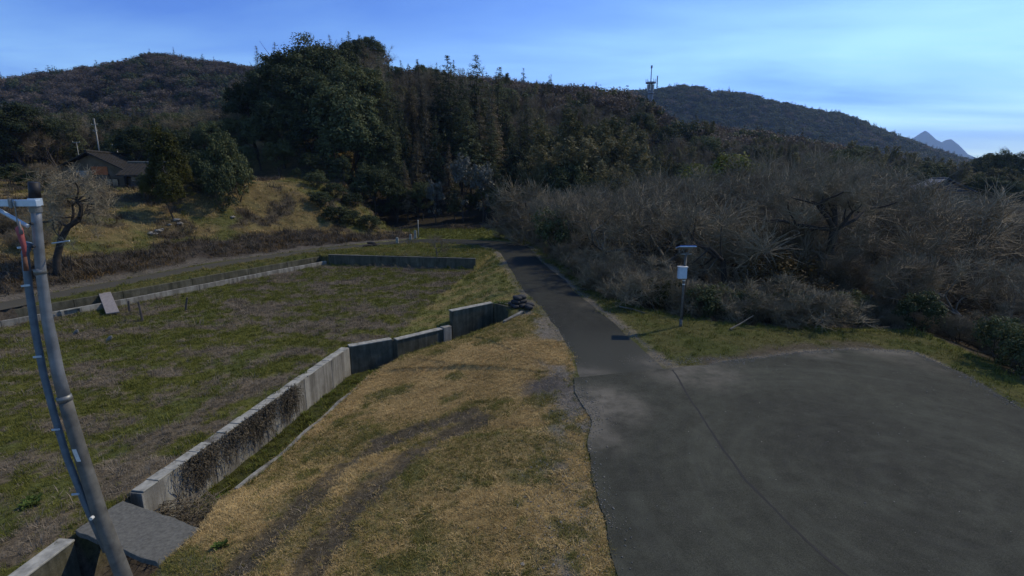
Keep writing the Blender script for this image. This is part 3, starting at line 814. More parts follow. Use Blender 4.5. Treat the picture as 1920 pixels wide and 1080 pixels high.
def conifer_proto(name, h, R_, z0, whorls, per, leaf, mat, droop=.35, power=.85, aspect=.3, lean=.0, bark='bark'):
    segs = []; C = []; N = []; U_ = []
    bend = rng.normal(size=2) * lean
    def axis_at(t): return np.array([bend[0] * t ** 2, bend[1] * t ** 2, t * h])
    for k in range(6): segs.append((*axis_at(k / 6), .012 * h * (1 - k / 6) + .02, *axis_at((k + 1) / 6), .012 * h * (1 - (k + 1) / 6) + .02))
    segs[0] = (0, 0, -.5) + segs[0][3:]
    for i in range(whorls):
        t = z0 + (1 - z0) * (i + rng.random()) / whorls
        for j in range(int(rng.integers(3, 6))):
            a = rng.uniform(0, 2 * math.pi); ln = R_ * (1 - (t - z0) / (1 - z0)) ** power * rng.uniform(.65, 1.15) + .12
            d = np.array([math.cos(a), math.sin(a), .25 - droop * rng.random()])
            b0 = axis_at(t); b1 = b0 + d * ln
            if i % 3 == 0: segs.append((*b0, .03, *b1, .012))
            k = max(4, int(per * (ln / R_ + .15)))
            s_ = rng.uniform(.12, 1.05, (k, 1))
            c = b0 + d * ln * s_ + rng.normal(size=(k, 3)) * np.array([.16, .16, .13]) * (.5 + ln / R_) - np.array([0, 0, 1]) * s_ ** 2 * droop * ln * .4
            C.append(c); nn_ = rand_dirs(k) * .7 + np.array([0, 0, .9]) + d * .4
            N.append(nn_ / np.linalg.norm(nn_, axis=1)[:, None])
            u = np.tile(np.cross(d, [0, 0, 1.]), (k, 1)) + rand_dirs(k) * .5; U_.append(u)
    C, N, U_ = np.concatenate(C), np.concatenate(N), np.concatenate(U_)
    V, F_ = leaf_quads(C, N, rng.uniform(.6, 1.35, len(C)) * leaf * np.clip(1.25 - C[:, 2] / h, .35, 1), aspect, U_)
    Vt, Ft = tubes_np(np.array(segs), 6); top = V[:, 2].max()
    return (mesh_data(name + '_trunk', Vt * (h / top), Ft, M[bark], smooth=True), mesh_data(name + '_crown', V * (h / top), F_, M[mat]), h)
def bamboo_proto(name, h, culms, per, leaf, mat):
    segs = []; C = []; N = []; U_ = []
    for c in range(culms):
        a = rng.uniform(0, 6.28); b0 = np.array([math.cos(a), math.sin(a), 0]) * rng.uniform(.1, 1.1)
        hh = h * rng.uniform(.72, 1.0); out = np.array([math.cos(a), math.sin(a)]) * rng.uniform(.4, 1.9) + rng.normal(size=2) * .4
        pts = [b0 + np.array([out[0] * t ** 2.6, out[1] * t ** 2.6, hh * (t - .10 * t ** 5)]) for t in np.linspace(0, 1, 9)]
        for k in range(8): segs.append((*pts[k], .05 * (1 - k / 9), *pts[k + 1], .05 * (1 - (k + 1) / 9)))
        k = per; t = rng.uniform(.30, 1.0, k) ** .8; ii = np.clip((t * 8).astype(int), 0, 7); fr = t * 8 - ii
        P = np.array(pts); p = P[ii] * (1 - fr[:, None]) + P[ii + 1] * fr[:, None]
        w = (1.15 - t) * 1.5 + .10
        q = rng.normal(size=(k, 3)) * np.stack([w, w, w * .5], -1) * .55
        C.append(p + q); nn_ = rand_dirs(k) + np.array([0, 0, .6]); N.append(nn_ / np.linalg.norm(nn_, axis=1)[:, None])
        U_.append(q + rand_dirs(k) * .3)
    C, N, U_ = np.concatenate(C), np.concatenate(N), np.concatenate(U_)
    V, F_ = leaf_quads(C, N, rng.uniform(.6, 1.3, len(C)) * leaf, .3, U_)
    Vt, Ft = tubes_np(np.array(segs), 5); top = V[:, 2].max()
    return (mesh_data(name + '_culms', Vt * (h / top), Ft, M['bamboo_leaf'], smooth=True), mesh_data(name + '_crown', V * (h / top), F_, M[mat]), h)
def bush_proto(name, h, R_, clumps, per, leaf, mat, bark='bark'):
    segs = []
    for s in range(5):
        a = 6.28 * s / 5
        limbs((0, 0, -.2), (math.cos(a) * .6, math.sin(a) * .6, 1), h * .6, .035, 1, segs, .6, (2, 3), .2, .05, .7)
    Vt, Ft = tubes_np(np.array(segs)[:, :8], 5)
    C, N = crown_points(R_, h * .55, clumps, per, h * .16)
    C[:, 2] += h * .45; C[:, 2] = np.maximum(C[:, 2], .05)
    V, F_ = leaf_quads(C, N, rng.uniform(.6, 1.3, len(C)) * leaf); top = V[:, 2].max()
    return (mesh_data(name + '_stems', Vt * (h / top), Ft, M[bark], smooth=True), mesh_data(name + '_crown', V * (h / top), F_, M[mat]), h)

P = {}
P['broad'] = [broad_proto('broadleaf', 16, 5.2, 5.6, 9.5, 130, 125, .20, 'leaf_dark'), broad_proto('broadleaf', 15, 4.6, 6.4, 8.5, 130, 125, .20, 'leaf_dark'),
              broad_proto('broadleaf', 16, 5.6, 5.2, 9.8, 130, 125, .20, 'leaf_mid')]
P['silver'] = [broad_proto('silverleaf', 9, 2.6, 3.6, 5.2, 60, 55, .19, 'leaf_silver', .8)]
P['lime'] = [broad_proto('limeleaf', 8, 2.8, 1.8, 5.6, 45, 70, .13, 'leaf_lime', .8)]
P['yellow'] = [broad_proto('yellowleaf', 7, 1.6, 3.9, 3.3, 90, 80, .12, 'leaf_yellow', .7)]
P['cedar'] = [conifer_proto('cedar', 20, 2.7, .22, 60, 26, .34, 'cedar_brown', .45, .75, .30, 1.0), conifer_proto('cedar', 19, 2.4, .18, 56, 26, .34, 'cedar_brown', .5, .7, .3, 1.4),
              conifer_proto('cedar', 20, 3.0, .25, 58, 26, .36, 'cedar_green', .4, .7, .32, .6)]
P['pine'] = [conifer_proto('dark_conifer', 20, 4.0, .20, 46, 46, .34, 'cedar_green', .25, .62, .45, .8), conifer_proto('dark_conifer', 18, 3.6, .22, 42, 46, .34, 'cedar_green', .2, .55, .45, .8)]
P['bamboo'] = [bamboo_proto('bamboo', 14, 9, 620, .20, 'bamboo_leaf'), bamboo_proto('bamboo', 13, 8, 620, .20, 'bamboo_leaf')]
P['bare'] = [bare_proto('bare_tree', 8, 2.4, .17, 4, .75, (3, 4), .1, fine=3), bare_proto('bare_tree', 8, 2.0, .15, 4, .85, (3, 4), .2, fine=3, bark='bark_grey'), bare_proto('bare_tree', 9, 2.8, .16, 4, .6, (3, 4), .15, 'twig_brown', fine=3),
             bare_proto('bare_tree', 7.5, 1.6, .14, 4, .7, (3, 4), .2, 'twig_brown', stems=2, fine=3, bark='bark_grey'), bare_proto('bare_tree', 8, 1.6, .15, 4, .7, (2, 4), .2, 'twig', stems=3, fine=3, bark='bark_pale')]
P['barebush'] = [bare_proto('bare_shrub', 3, .9, .035, 3, .7, (3, 4), stems=5, fine=4, fine_len=.35, fine_r=.0055), bare_proto('bare_shrub', 2.6, .8, .03, 3, .85, (3, 4), stems=6, fine=4, fine_len=.35, fine_r=.0055, twig='twig_brown')]
P['round'] = [bare_proto('round_bare_tree', 6, 1.5, .11, 4, .95, (3, 4), .1, up=.02, fine=6, fine_len=.5, fine_r=.0065)]
P['bush'] = [bush_proto('evergreen_shrub', 3, 1.7, 60, 70, .10, 'leaf_dark'), bush_proto('evergreen_shrub', 2.6, 1.5, 60, 70, .09, 'leaf_mid')]
P['rustbush'] = [bush_proto('rusty_shrub', 3, 1.5, 40, 45, .07, 'rust_leaf')]
P['olivebush'] = [bush_proto('olive_shrub', 3, 1.6, 50, 60, .085, 'leaf_yellow'), bush_proto('olive_shrub', 2.8, 1.5, 50, 60, .085, 'leaf_mid')]
P['oldbare'] = [bare_proto('old_bare_tree', 10, 4.4, .34, 4, 1.0, (3, 4), .05, up=.10, curve=.18, ratio=.66, bark='bark', fine=4)]
cap = {'broad': ('broadleaf_tree', 'trunk', 'crown', 'tree'), 'silver': ('silver_leaf_tree', 'trunk', 'crown', 'tree'), 'lime': ('lime_green_tree', 'trunk', 'crown', 'tree'),
       'yellow': ('evergreen_tree', 'trunk', 'crown', 'tree'), 'cedar': ('cedar_tree', 'trunk', 'crown', 'tree'), 'pine': ('conifer_tree', 'trunk', 'crown', 'tree'),
       'bamboo': ('bamboo_clump', 'culms', 'crown', 'bamboo'), 'bare': ('bare_tree', 'trunk', 'crown', 'tree'), 'barebush': ('bare_shrub', 'stems', 'crown', 'shrub'),
       'round': ('bare_tree', 'trunk', 'crown', 'tree'), 'rustbush': ('rusty_shrub', 'stems', 'crown', 'shrub'), 'olivebush': ('olive_shrub', 'stems', 'crown', 'shrub'), 'bush': ('evergreen_shrub', 'stems', 'crown', 'shrub'), 'oldbare': ('bare_tree', 'trunk', 'crown', 'tree')}
def plant(kind, x, y, h, wide=1.0, var=None, rz=None, label=None, group=None, z=None, name=None):
    pr = P[kind]; a, b2, h0 = pr[int(rng.integers(len(pr))) if var is None else var]
    nm = cap[kind]
    e = empty(name or nm[0], (x, y, (H(x, y) if z is None else z)), rng.uniform(0, 6.28) if rz is None else rz)
    s = h / h0; e.scale = (s * wide, s * wide, s)
    st_ = link(bpy.data.objects.new(nm[1], a), e)
    if kind in ('bamboo', 'barebush', 'bush'): st_['kind'] = 'stuff'
    link(bpy.data.objects.new(nm[2], b2), e)
    return tag(e, label, nm[3], group)
ORD = ['leftmost', 'second', 'third', 'fourth', 'fifth', 'sixth', 'seventh', 'eighth', 'ninth', 'tenth', 'eleventh', 'twelfth', 'thirteenth', 'fourteenth', 'fifteenth', 'sixteenth', 'seventeenth', 'eighteenth', 'nineteenth', 'twentieth']
def row(kind, tops, what, where, group, wide=1.0, var=None):
    """trees whose tops stand at the given picture height and distance; labelled from left to right"""
    tops = sorted(tops)
    for i, (px, py, y) in enumerate(tops):
        x, zt = far(px, py, y); g = H(x, y); h = max(2.0, zt - g)
        o = ('' if len(tops) == 1 else ', leftmost' if i == 0 else ', rightmost' if i == len(tops) - 1 else ', %s from left' % ORD[i])
        pr = P[kind]; h0 = pr[0][2]
        plant(kind, x, y, h, wide * (1 if h / h0 < 1.05 else (h0 / h) ** .35), var, label='%s %s%s' % (what, where, o), group=group)

# ------------------------------------------------------------------ the wood in the middle
row('broad', [(590, 62, 92), (545, 84, 90), (628, 78, 93), (655, 104, 88), (505, 112, 88), (470, 155, 86), (447, 212, 84)], 'dark round-headed evergreen tree', 'forming the high dome on the skyline', 'trees of the high dome', 1.1)
row('broad', [(560, 125, 84), (610, 140, 82), (520, 170, 81), (650, 165, 80), (480, 225, 80), (575, 200, 78), (625, 230, 77), (690, 210, 82)], 'dark evergreen tree', 'in the middle tier of the dome', 'trees in the middle of the dome', 1.1)
row('broad', [(455, 272, 77), (520, 258, 75), (580, 285, 73), (640, 290, 73), (700, 300, 73), (600, 345, 70), (665, 345, 71), (560, 360, 71)], 'low dark evergreen tree', 'at the foot of the dome behind the bank', 'trees at the foot of the dome', 1.05)
row('cedar', [(677, 76, 91), (731, 112, 92), (791, 116, 95), (768, 120, 100), (482, 84, 108), (509, 77, 110), (704, 104, 98)], 'slim feathery cedar', 'pricking the skyline above the wood', 'feathery skyline cedars')
row('cedar', [(716, 150, 84), (752, 168, 83), (792, 176, 83), (735, 225, 78), (776, 245, 78), (815, 215, 84), (838, 270, 80), (760, 300, 75)], 'brownish feathery cedar', 'in the face of the wood above the white posts', 'cedars in the face of the wood')
row('pine', [(845, 101, 96), (892, 104, 104), (862, 150, 90), (930, 124, 110), (820, 126, 98)], 'tall dark conifer', 'right of the dome on the skyline', 'dark skyline conifers')
row('pine', [(880, 190, 86), (915, 215, 88), (955, 240, 85), (985, 280, 78), (930, 300, 78), (850, 330, 75)], 'dark conifer', 'deep in the wood behind the far lawn', 'dark conifers behind the far lawn')
row('cedar', [(920, 155, 100), (952, 165, 106), (990, 172, 110), (1010, 210, 98), (975, 205, 95), (900, 180, 96)], 'greyish brown cedar', 'filling the wood left of the bamboo', 'greyish cedars', 1.1)
row('silver', [(866, 285, 75), (904, 300, 74), (815, 335, 73)], 'small pale-leaved tree', 'at the wood edge above the far lawn', 'pale glinting trees', .62)
row('bamboo', [(1038, 208, 86), (1080, 205, 90), (1122, 214, 87), (1152, 232, 84), (1172, 262, 79), (1184, 292, 75), (1100, 255, 79), (1062, 255, 77), (1030, 268, 76), (1140, 300, 73), (1195, 330, 69), (1000, 300, 74)],
    'plumed olive brown bamboo clump', 'in the grove left of the mast', 'bamboo grove', 1.5)
row('broad', [(1005, 318, 77), (1055, 300, 75), (1110, 320, 72), (1160, 340, 68), (950, 345, 79)], 'dark leafy tree', 'under the bamboo', 'dark trees under the bamboo', 1.0)
row('cedar', [(1225, 268, 75), (1200, 275, 80)], 'dark pointed conifer', 'between the bamboo and the bare thicket', 'pointed conifers by the bamboo', 1.2, 2)
row('lime', [(1362, 284, 60), (1428, 305, 58)], 'yellow-green tree in fresh leaf', 'rising out of the bare thicket', 'fresh green trees in the thicket', 1.3)
row('broad', [(740, 330, 75), (790, 340, 76), (880, 360, 77), (910, 340, 78)], 'shadowed evergreen tree', 'at the wood edge behind the white posts', 'shadowed trees behind the posts', .9)

# ------------------------------------------------------------------ bare thicket on the right
row('bare', [(1240, 335, 52), (1290, 310, 54), (1330, 330, 48), (1395, 330, 46), (1455, 300, 52), (1500, 275, 58), (1555, 265, 60), (1610, 285, 56), (1660, 330, 50), (1700, 345, 60)],
    'grey bare twiggy tree', 'along the back of the thicket', 'tall bare trees at the back of the thicket', 1.2)
row('round', [(1085, 318, 56), (1020, 352, 58), (1140, 330, 54), (1180, 345, 48), (1115, 360, 47)], 'rounded grey twiggy tree', 'beside the path where it bends', 'rounded twiggy trees by the bend', 1.3)
for i in range(34):
    px, y = rng.uniform(1215, 1700), rng.uniform(44, 68)
    x, zt = far(px, np.interp(px, [1215, 1300, 1450, 1560, 1640, 1700], [325, 298, 285, 272, 300, 340]) + rng.uniform(-6, 26), y)
    plant('bare', x, y, zt - H(x, y), rng.uniform(.85, 1.1), label='one of the tall bare trees rising behind the thicket %s' % ('left of the big forked tree' if px < 1500 else 'behind the big forked tree' if px < 1600 else 'right of the big forked tree'), group='tall bare trees behind the thicket')
keep_rng = rng; rng = np.random.default_rng(21)
OLD1, _ = far(1558, 430, 31); og = H(OLD1, 31); segs = []
fork = far(1558, 432, 31)[1] - og
for k_ in range(4): segs.append((.05 * k_, 0, fork * k_ / 4 - (.3 if k_ == 0 else 0), .36 - .03 * k_, .05 * (k_ + 1), 0, fork * (k_ + 1) / 4, .33 - .03 * k_, 3))
for d_, l_, r_ in (((-1, .1, .36), 3.2, .13), ((-.75, -.1, .85), 2.9, .16), ((-.25, .2, 1), 2.2, .15), ((.10, 0, 1), 2.6, .18), ((.85, .1, .80), 3.2, .16), ((.55, -.5, .7), 1.9, .12), ((.2, .6, .8), 2.0, .13)):
    limbs((.2, 0, fork), d_, l_, r_, 3, segs, .7, (3, 4), .13, .06, .66)
S = np.array(segs); dep = S[:, 8]; fit = min(1.0, (far(1558, 292, 31)[1] - og - fork) / (S[:, 6].max() - fork)); kp = np.arange(len(S)) >= 4
for c0 in (0, 4):
    S[kp, c0:c0 + 3] = np.array([.2, 0, fork]) + (S[kp, c0:c0 + 3] - np.array([.2, 0, fork])) * np.array([min(1, fit * 1.25), min(1, fit * 1.25), fit])
outer = S[dep <= 1][:, :8]; k = len(outer) * 5; pk = outer[rng.integers(0, len(outer), k)]; t_ = rng.random((k, 1))
p0 = pk[:, :3] * (1 - t_) + pk[:, 4:7] * t_; p1 = p0 + rand_dirs(k) * rng.uniform(.2, .7, (k, 1)) + np.array([0, 0, .12])
T = np.concatenate([p0, np.full((k, 1), .009), p1, np.full((k, 1), .004)], 1)
ot = tag(empty('bare_tree', (OLD1, 31, og)), 'big old bare tree with a thick forked trunk and wide dark limbs', 'tree', 'tall bare trees in the thicket')
Vb, Fb = tubes_np(S[dep >= 2][:, :8], 8); mesh_obj('trunk', Vb, Fb, M['bark'], ot, True)
Vs, Fs = join_np([tubes_np(S[dep < 2][:, :8], 4), tubes_np(T, 3)]); mesh_obj('crown', Vs, Fs, M['twig'], ot)
rng = keep_rng
x, zt = far(1385, 310, 30.5); g = H(x, 30.5); OLD2 = x
plant('oldbare', x, 30.5, zt - g, .7, label='dark bare tree with an upright forked trunk behind the gauge post', group='tall bare trees in the thicket', rz=2.6)
def spots(n_, xr, yr, ok, mind):
    out = []
    for _ in range(n_ * 60):
        x, y = rng.uniform(*xr), rng.uniform(*yr)
        if not ok(x, y): continue
        if any((x - a) ** 2 + (y - b2) ** 2 < mind ** 2 for a, b2 in out): continue
        out.append((x, y))
        if len(out) >= n_: break
    return out
def in_riv(x, y, lo=.0, hi=99):
    X_, Y_ = np.array([x]), np.array([y])
    if not inside(X_, Y_, RIVER)[0]: return False
    d = pdist(X_, Y_, THICK)[0]; return lo < d < hi
def whereabouts(px):
    return 'beside the path' if px < 1180 else 'around the gauge post' if px < 1360 else 'left of the big forked tree' if px < 1500 else 'around the big forked tree' if px < 1640 else 'right of the big forked tree' if px < 1780 else 'near the right edge'
for x, y in spots(95, (5, 75), (27, 75), lambda x, y: in_riv(x, y, 2.2) and x < y * 1.15 + 4 and not (y < 33 and (abs(x - OLD1) < 5.5 or abs(x - OLD2) < 3.0)), 2.6):
    px = 960 + 950 * x / y
    cap_h = np.interp(px, [1050, 1250, 1550, 1650, 1800, 2000], [7.0, 10.0, 11.2, 9.2, 6.6, 5.8]) * np.interp(y, [25, 36, 50], [.62, .82, 1]) + rng.uniform(-.8, .6)
    plant('bare', x, y, cap_h + .3 * max(0, min(3, -H(x, y))), rng.uniform(1.0, 1.35), label='one of the grey bare trees crowded in the thicket %s' % whereabouts(px), group='bare trees crowded in the thicket')
for x, y in spots(45, (16, 60), (8, 40), lambda x, y: in_riv(x, y, 3.6) and x > 17.5 and x < y * 1.15 + 3, 1.9):
    plant('bare', x, y, rng.uniform(4.0, 5.6), rng.uniform(.9, 1.2), label='one of the bare saplings on the slope below the right edge of the lot', group='bare saplings below the lot')
for x, y in spots(54, (3, 40), (9, 56), lambda x, y: in_riv(x, y, .35 if x < 16 else 1.3, 3.2) and x < y * 1.2 + 2, 1.0):
    plant('barebush', x, y, rng.uniform(1.6, 3.2) * (1 if x < 16 else .6), rng.uniform(.9, 1.4), label='one of the leafless brown shrubs fringing the thicket %s' % whereabouts(960 + 950 * x / y), group='leafless shrubs fringing the thicket')
# dark shrubs at the thicket's foot
row('bush', [(1322, 535, 25.6), (1395, 550, 25.4), (1500, 566, 24.8)], 'dense dark evergreen shrub', 'at the thicket foot behind the gauge post', 'dark shrubs behind the gauge post', 1.0, 0)
row('olivebush', [(1222, 545, 27.6), (1262, 530, 27.0), (1352, 530, 26.4), (1440, 545, 25.6)], 'olive green shrub', 'at the thicket foot around the gauge post', 'olive shrubs at the thicket foot', .95)
row('rustbush', [(1462, 455, 29), (1530, 520, 27.5)], 'rusty orange-brown shrub', 'in the front of the thicket', 'rusty shrubs', 1.1)
row('bush', [(1570, 565, 25), (1615, 545, 26)], 'dark green shrub tangled in branches', 'behind the far edge of the lot', 'dark shrubs behind the lot', 1.0, 1)
row('bush', [(1725, 600, 23.0), (1870, 668, 18.9), (1915, 700, 17.6)], 'dark low shrub', 'below the right verge of the lot', 'dark shrubs below the verge', .9, 0)
x, zt = far(1046, 385, 43.6); plant('bush', x, 43.6, zt - H(x, 43.6), .95, 0, label='big dark ivy-covered shrub beside the path under the twiggy tree')
x, zt = far(985, 385, 69); plant('bush', x, 69, zt - H(x, 69), .9, 0, label='dark shrub at the end of the far lawn')

# ------------------------------------------------------------------ scattering (masses nobody could count)
def scatter(name, pts, rot, scl, idx, protos, label=None):
    me = bpy.data.meshes.new(name); me.from_pydata(np.asarray(pts).tolist(), [], [])
    a = me.attributes.new('rot', 'FLOAT_VECTOR', 'POINT'); a.data.foreach_set('vector', np.asarray(rot, np.float32).ravel())
    a = me.attributes.new('scl', 'FLOAT_VECTOR', 'POINT'); a.data.foreach_set('vector', np.asarray(scl, np.float32).ravel())
    a = me.attributes.new('pick', 'INT', 'POINT'); a.data.foreach_set('value', np.asarray(idx, np.int32))
    colx = bpy.data.collections.new(name + '_kinds')
    for i, pm in enumerate(protos):
        colx.objects.link(bpy.data.objects.new('%s_kind_%02d' % (name, i), pm))
    ng = bpy.data.node_groups.new(name + '_scatter', 'GeometryNodeTree')
    ng.interface.new_socket('Geometry', in_out='INPUT', socket_type='NodeSocketGeometry')
    ng.interface.new_socket('Geometry', in_out='OUTPUT', socket_type='NodeSocketGeometry')
    N_, L_ = ng.nodes, ng.links
    gi, go = N_.new('NodeGroupInput'), N_.new('NodeGroupOutput')
    ip = N_.new('GeometryNodeInstanceOnPoints'); ci = N_.new('GeometryNodeCollectionInfo')
    ci.inputs['Collection'].default_value = colx; ci.inputs['Separate Children'].default_value = True; ci.inputs['Reset Children'].default_value = True
    def attr(nm, ty):
        q = N_.new('GeometryNodeInputNamedAttribute'); q.data_type = ty; q.inputs['Name'].default_value = nm; return q.outputs['Attribute']
    L_.new(gi.outputs[0], ip.inputs['Points']); L_.new(ci.outputs[0], ip.inputs['Instance'])
    ip.inputs['Pick Instance'].default_value = True
    L_.new(attr('pick', 'INT'), ip.inputs['Instance Index']); L_.new(attr('rot', 'FLOAT_VECTOR'), ip.inputs['Rotation']); L_.new(attr('scl', 'FLOAT_VECTOR'), ip.inputs['Scale'])
    L_.new(ip.outputs[0], go.inputs[0])
    o = link(bpy.data.objects.new(name, me)); md = o.modifiers.new('scatter', 'NODES'); md.node_group = ng
    return tag(o, label, kind='stuff')
def merged(pr, mats=True):
    """trunk and crown of a plant as one mesh, for far masses"""
    bm = bmesh.new(); bm.from_mesh(pr[0]); k = len(bm.faces); bm.from_mesh(pr[1])
    bm.faces.ensure_lookup_table()
    for f in bm.faces[k:]: f.material_index = 1
    me = bpy.data.meshes.new('mass_plant'); bm.to_mesh(me); bm.free()
    me.materials.append(pr[0].materials[0]); me.materials.append(pr[1].materials[0]); return me
M['far_green'] = leafy('far_green', (.03, .04, .017), (.085, .095, .042), scale=.05)
M['far_brown'] = leafy('far_brown', (0.0690, 0.0540, 0.0403), (0.1610, 0.1265, 0.0978), scale=.05)
M['far_dark'] = leafy('far_dark', (0.0288, 0.0360, 0.0168), (0.0816, 0.0888, 0.0432), scale=.05)
FARP = [conifer_proto('far_conifer', 12, 2.4, .12, 30, 14, .42, 'far_dark', .4, .8, .45, .4), conifer_proto('far_conifer', 11, 2.8, .12, 28, 16, .42, 'far_green', .3, .65, .5, .4),
        broad_proto('far_tree', 9, 3.6, 3.2, 5.2, 26, 22, .5, 'far_green', 1.3), bare_proto('far_bare', 9, 2.6, .16, 3, .8, (3, 4), .1, fine=4, fine_r=.03, twig='far_brown'),
        broad_proto('far_browntree', 9, 3.4, 3.2, 5.2, 30, 24, .30, 'far_brown', 1.4)]
FARM = [merged(p) for p in FARP]
NEARM = [merged(P['cedar'][0]), merged(P['cedar'][2]), merged(P['broad'][0]), merged(P['bare'][0]), merged(P['bare'][2]), merged(P['bamboo'][0])]
NEARS = np.array([.55, .55, .62, 1.15, 1.1, .8])
def forest(name, n_, xr, yr, zf, ok, mixf, hs=(.8, 1.25), label=None, wide=(.9, 1.3), near=None):
    x = rng.uniform(*xr, n_); y = rng.uniform(*yr, n_); keep = ok(x, y); x, y = x[keep], y[keep]
    z = zf(x, y); k = len(x); i = mixf(x, y)
    s = rng.uniform(*hs, k)
    if near:
        c = np.cumsum(np.array(near[1]) / sum(near[1])); j = np.searchsorted(c, rng.random(k)); nr = y + rng.normal(size=k) * 6 < near[0]
        i = np.where(nr, 5 + j, i); s = np.where(nr, s * NEARS[j], s)
    w = s * rng.uniform(*wide, k)
    return scatter(name, np.stack([x, y, z - .3], -1), np.stack([np.zeros(k), np.zeros(k), rng.uniform(0, 6.28, k)], -1), np.stack([w, w, s], -1), i, FARM + (NEARM if near else []), label)
def pickmix(w):
    w = np.array(w) / sum(w); c = np.cumsum(w); return lambda x, y: np.searchsorted(c, rng.random(len(x)))
def zone_mix(a, b2, sc, th):
    pa, pb = pickmix(a), pickmix(b2)
    return lambda x, y: np.where(fbm(x * sc, y * sc, 3) > th, pa(x, y), pb(x, y))
tower_x = far(1222, 150, 168)[0]
forest('ridge_wood', 6500, (-60, 190), (96, 215), height, lambda x, y: (x < y * .95 + 6) & (x > -.42 * y) & ~((np.abs(x - tower_x) < 7) & (y > 128) & (y < 180)) & (height(x, y) > 1.0) & ((y > 112) | (x > 8)),
       zone_mix([1.5, 2.5, 2.5, 1.5, 5], [.5, .5, 1.2, 2.5, 7], .018, .52), (.6, 1.0), 'brown and dark green wood covering the ridge behind the bamboo', near=(138, [1.6, 1, .6, 4, 4, 1]))

# ------------------------------------------------------------------ far hills
def hill_mesh(name, prof, y0, front, back, tree, mat, nx_=160, ny_=60, rough=.06, base=-3, pw=.8):
    """a ridge whose crest at distance y0 follows the heights seen on the skyline"""
    xs = [far(px, py, y0)[0] for px, py in prof]; zs = [far(px, py, y0)[1] - tree for px, py in prof]
    def hf(x, y):
        zr = np.interp(x, xs, zs, left=zs[0] * .6, right=base)
        w = sstep(y0 - front, y0, y) * (1 - .75 * sstep(y0, y0 + back, y))
        nz = (fbm(x * 9 / front, y * 9 / front, 4) - .5) * 2 * rough
        return base + (zr - base) * np.clip(w ** pw * (1 + nz * (1 - w) * 3), 0, 2)
    X_, Y_ = np.meshgrid(np.linspace(xs[0] - front, xs[-1] + front * .3, nx_), np.linspace(y0 - front, y0 + back, ny_))
    Z_ = hf(X_, Y_) - .4
    id_ = np.arange(nx_ * ny_).reshape(ny_, nx_)
    F_ = np.stack([id_[:-1, :-1], id_[:-1, 1:], id_[1:, 1:], id_[1:, :-1]], -1).reshape(-1, 4)
    o = mesh_obj(name, np.stack([X_, Y_, Z_], -1).reshape(-1, 3), F_, mat, smooth=True); tag(o, kind='structure')
    return hf, xs
M['hillsoil'] = plain('hillsoil', (.05, .045, .03), 1, 0, .4, .02, 0)
hf1, xs1 = hill_mesh('hill', [(-420, 205), (-200, 175), (0, 158), (40, 150), (140, 134), (240, 124), (320, 102), (380, 112), (450, 120), (520, 132), (620, 170), (760, 240)], 330, 170, 200, 9, M['hillsoil'], pw=1.35)
forest('hill_wood', 12500, (-520, -36), (70, 350), lambda x, y: np.maximum(hf1(x, y), height(x, y)), lambda x, y: (x < -.28 * y) & (x > -1.9 * y) & (y > 96 - 12 * (x < -75) - 12 * (x < -85)),
       zone_mix([.6, 1, 2.4, 2.5, 5], [.08, .08, .8, 2.5, 6], .012, .53), (.7, 1.15), 'leafless brown wood with dark conifers covering the far left hill', near=(160, [1.5, 4, 1.5, 1.5, 1.5, 0]))
hf2, xs2 = hill_mesh('hill', [(900, 190), (1100, 180), (1200, 172), (1235, 169), (1265, 163), (1305, 164), (1325, 178), (1355, 171), (1400, 179), (1440, 190), (1500, 205), (1560, 214), (1620, 242), (1660, 260), (1690, 275), (1725, 292), (1790, 318)], 900, 300, 300, 9, M['hillsoil'], rough=.10, pw=1.5)
forest('distant_wood', 8000, (-100, 760), (600, 930), hf2, lambda x, y: (hf2(x, y) > 4) & (x < y * .9) & (x > y * .2), pickmix([2, 2, 8, .5, 1.5]), (.9, 1.5), 'hazy green wood on the distant hill beyond the mast', (1.2, 1.8))
mp_ = [(1560, 330), (1620, 310), (1660, 290), (1690, 272), (1712, 260), (1724, 252), (1735, 245), (1742, 250), (1754, 261), (1766, 267), (1776, 262), (1783, 261), (1795, 270), (1812, 288), (1850, 305), (1900, 325), (1990, 332)]
hf3, xs3 = hill_mesh('mountain', mp_, 6000, 330, 500, 0, M['mountain'], 520, 84, .0, pw=2.2)

# ------------------------------------------------------------------ right background: reeds, tree line, village roof
row('broad', [(1880, 274, 150), (1905, 280, 150), (1850, 286, 155), (1838, 300, 150), (1925, 284, 150)], 'dark rounded pine', 'on the skyline at the right edge', 'pines at the right edge', .7)
row('bamboo', [(1700, 300, 120), (1735, 296, 122), (1765, 298, 120), (1795, 300, 118), (1820, 312, 122), (1680, 310, 125), (1900, 315, 118), (1860, 312, 120), (1930, 318, 115)], 'tall straw brown clump', 'in the far tree line on the right', 'straw brown clumps on the right', 1.6)
row('broad', [(1715, 305, 112), (1840, 322, 108), (1875, 328, 105), (1580, 275, 105), (1650, 312, 100), (1910, 338, 104)], 'dark bushy tree', 'behind the bare thicket', 'dark bushy trees behind the thicket', 1.0)
forest('river_wood', 1500, (20, 260), (78, 200), height, lambda x, y: (x < y * 1.1) & (x > y * .28) & (height(x, y) < 4), pickmix([0, 0, 1, 4, 4]), (.5, .78), 'brown leafless wood on the low river flat', near=(150, [0, 0, .3, 3, 3, .6]))
reeds = []
RP = bamboo_proto('reed_clump', 2.4, 14, 60, .16, 'reed')
k = 900; x = rng.uniform(14, 80, k); y = rng.uniform(10, 80, k)
ok = np.array([in_riv(a, b2, 2.5) for a, b2 in zip(x, y)]) & (x < y * 1.2 + 3) & (x > .42 * y); x, y = x[ok], y[ok]; k = len(x); s = rng.uniform(.5, 1.1, k)
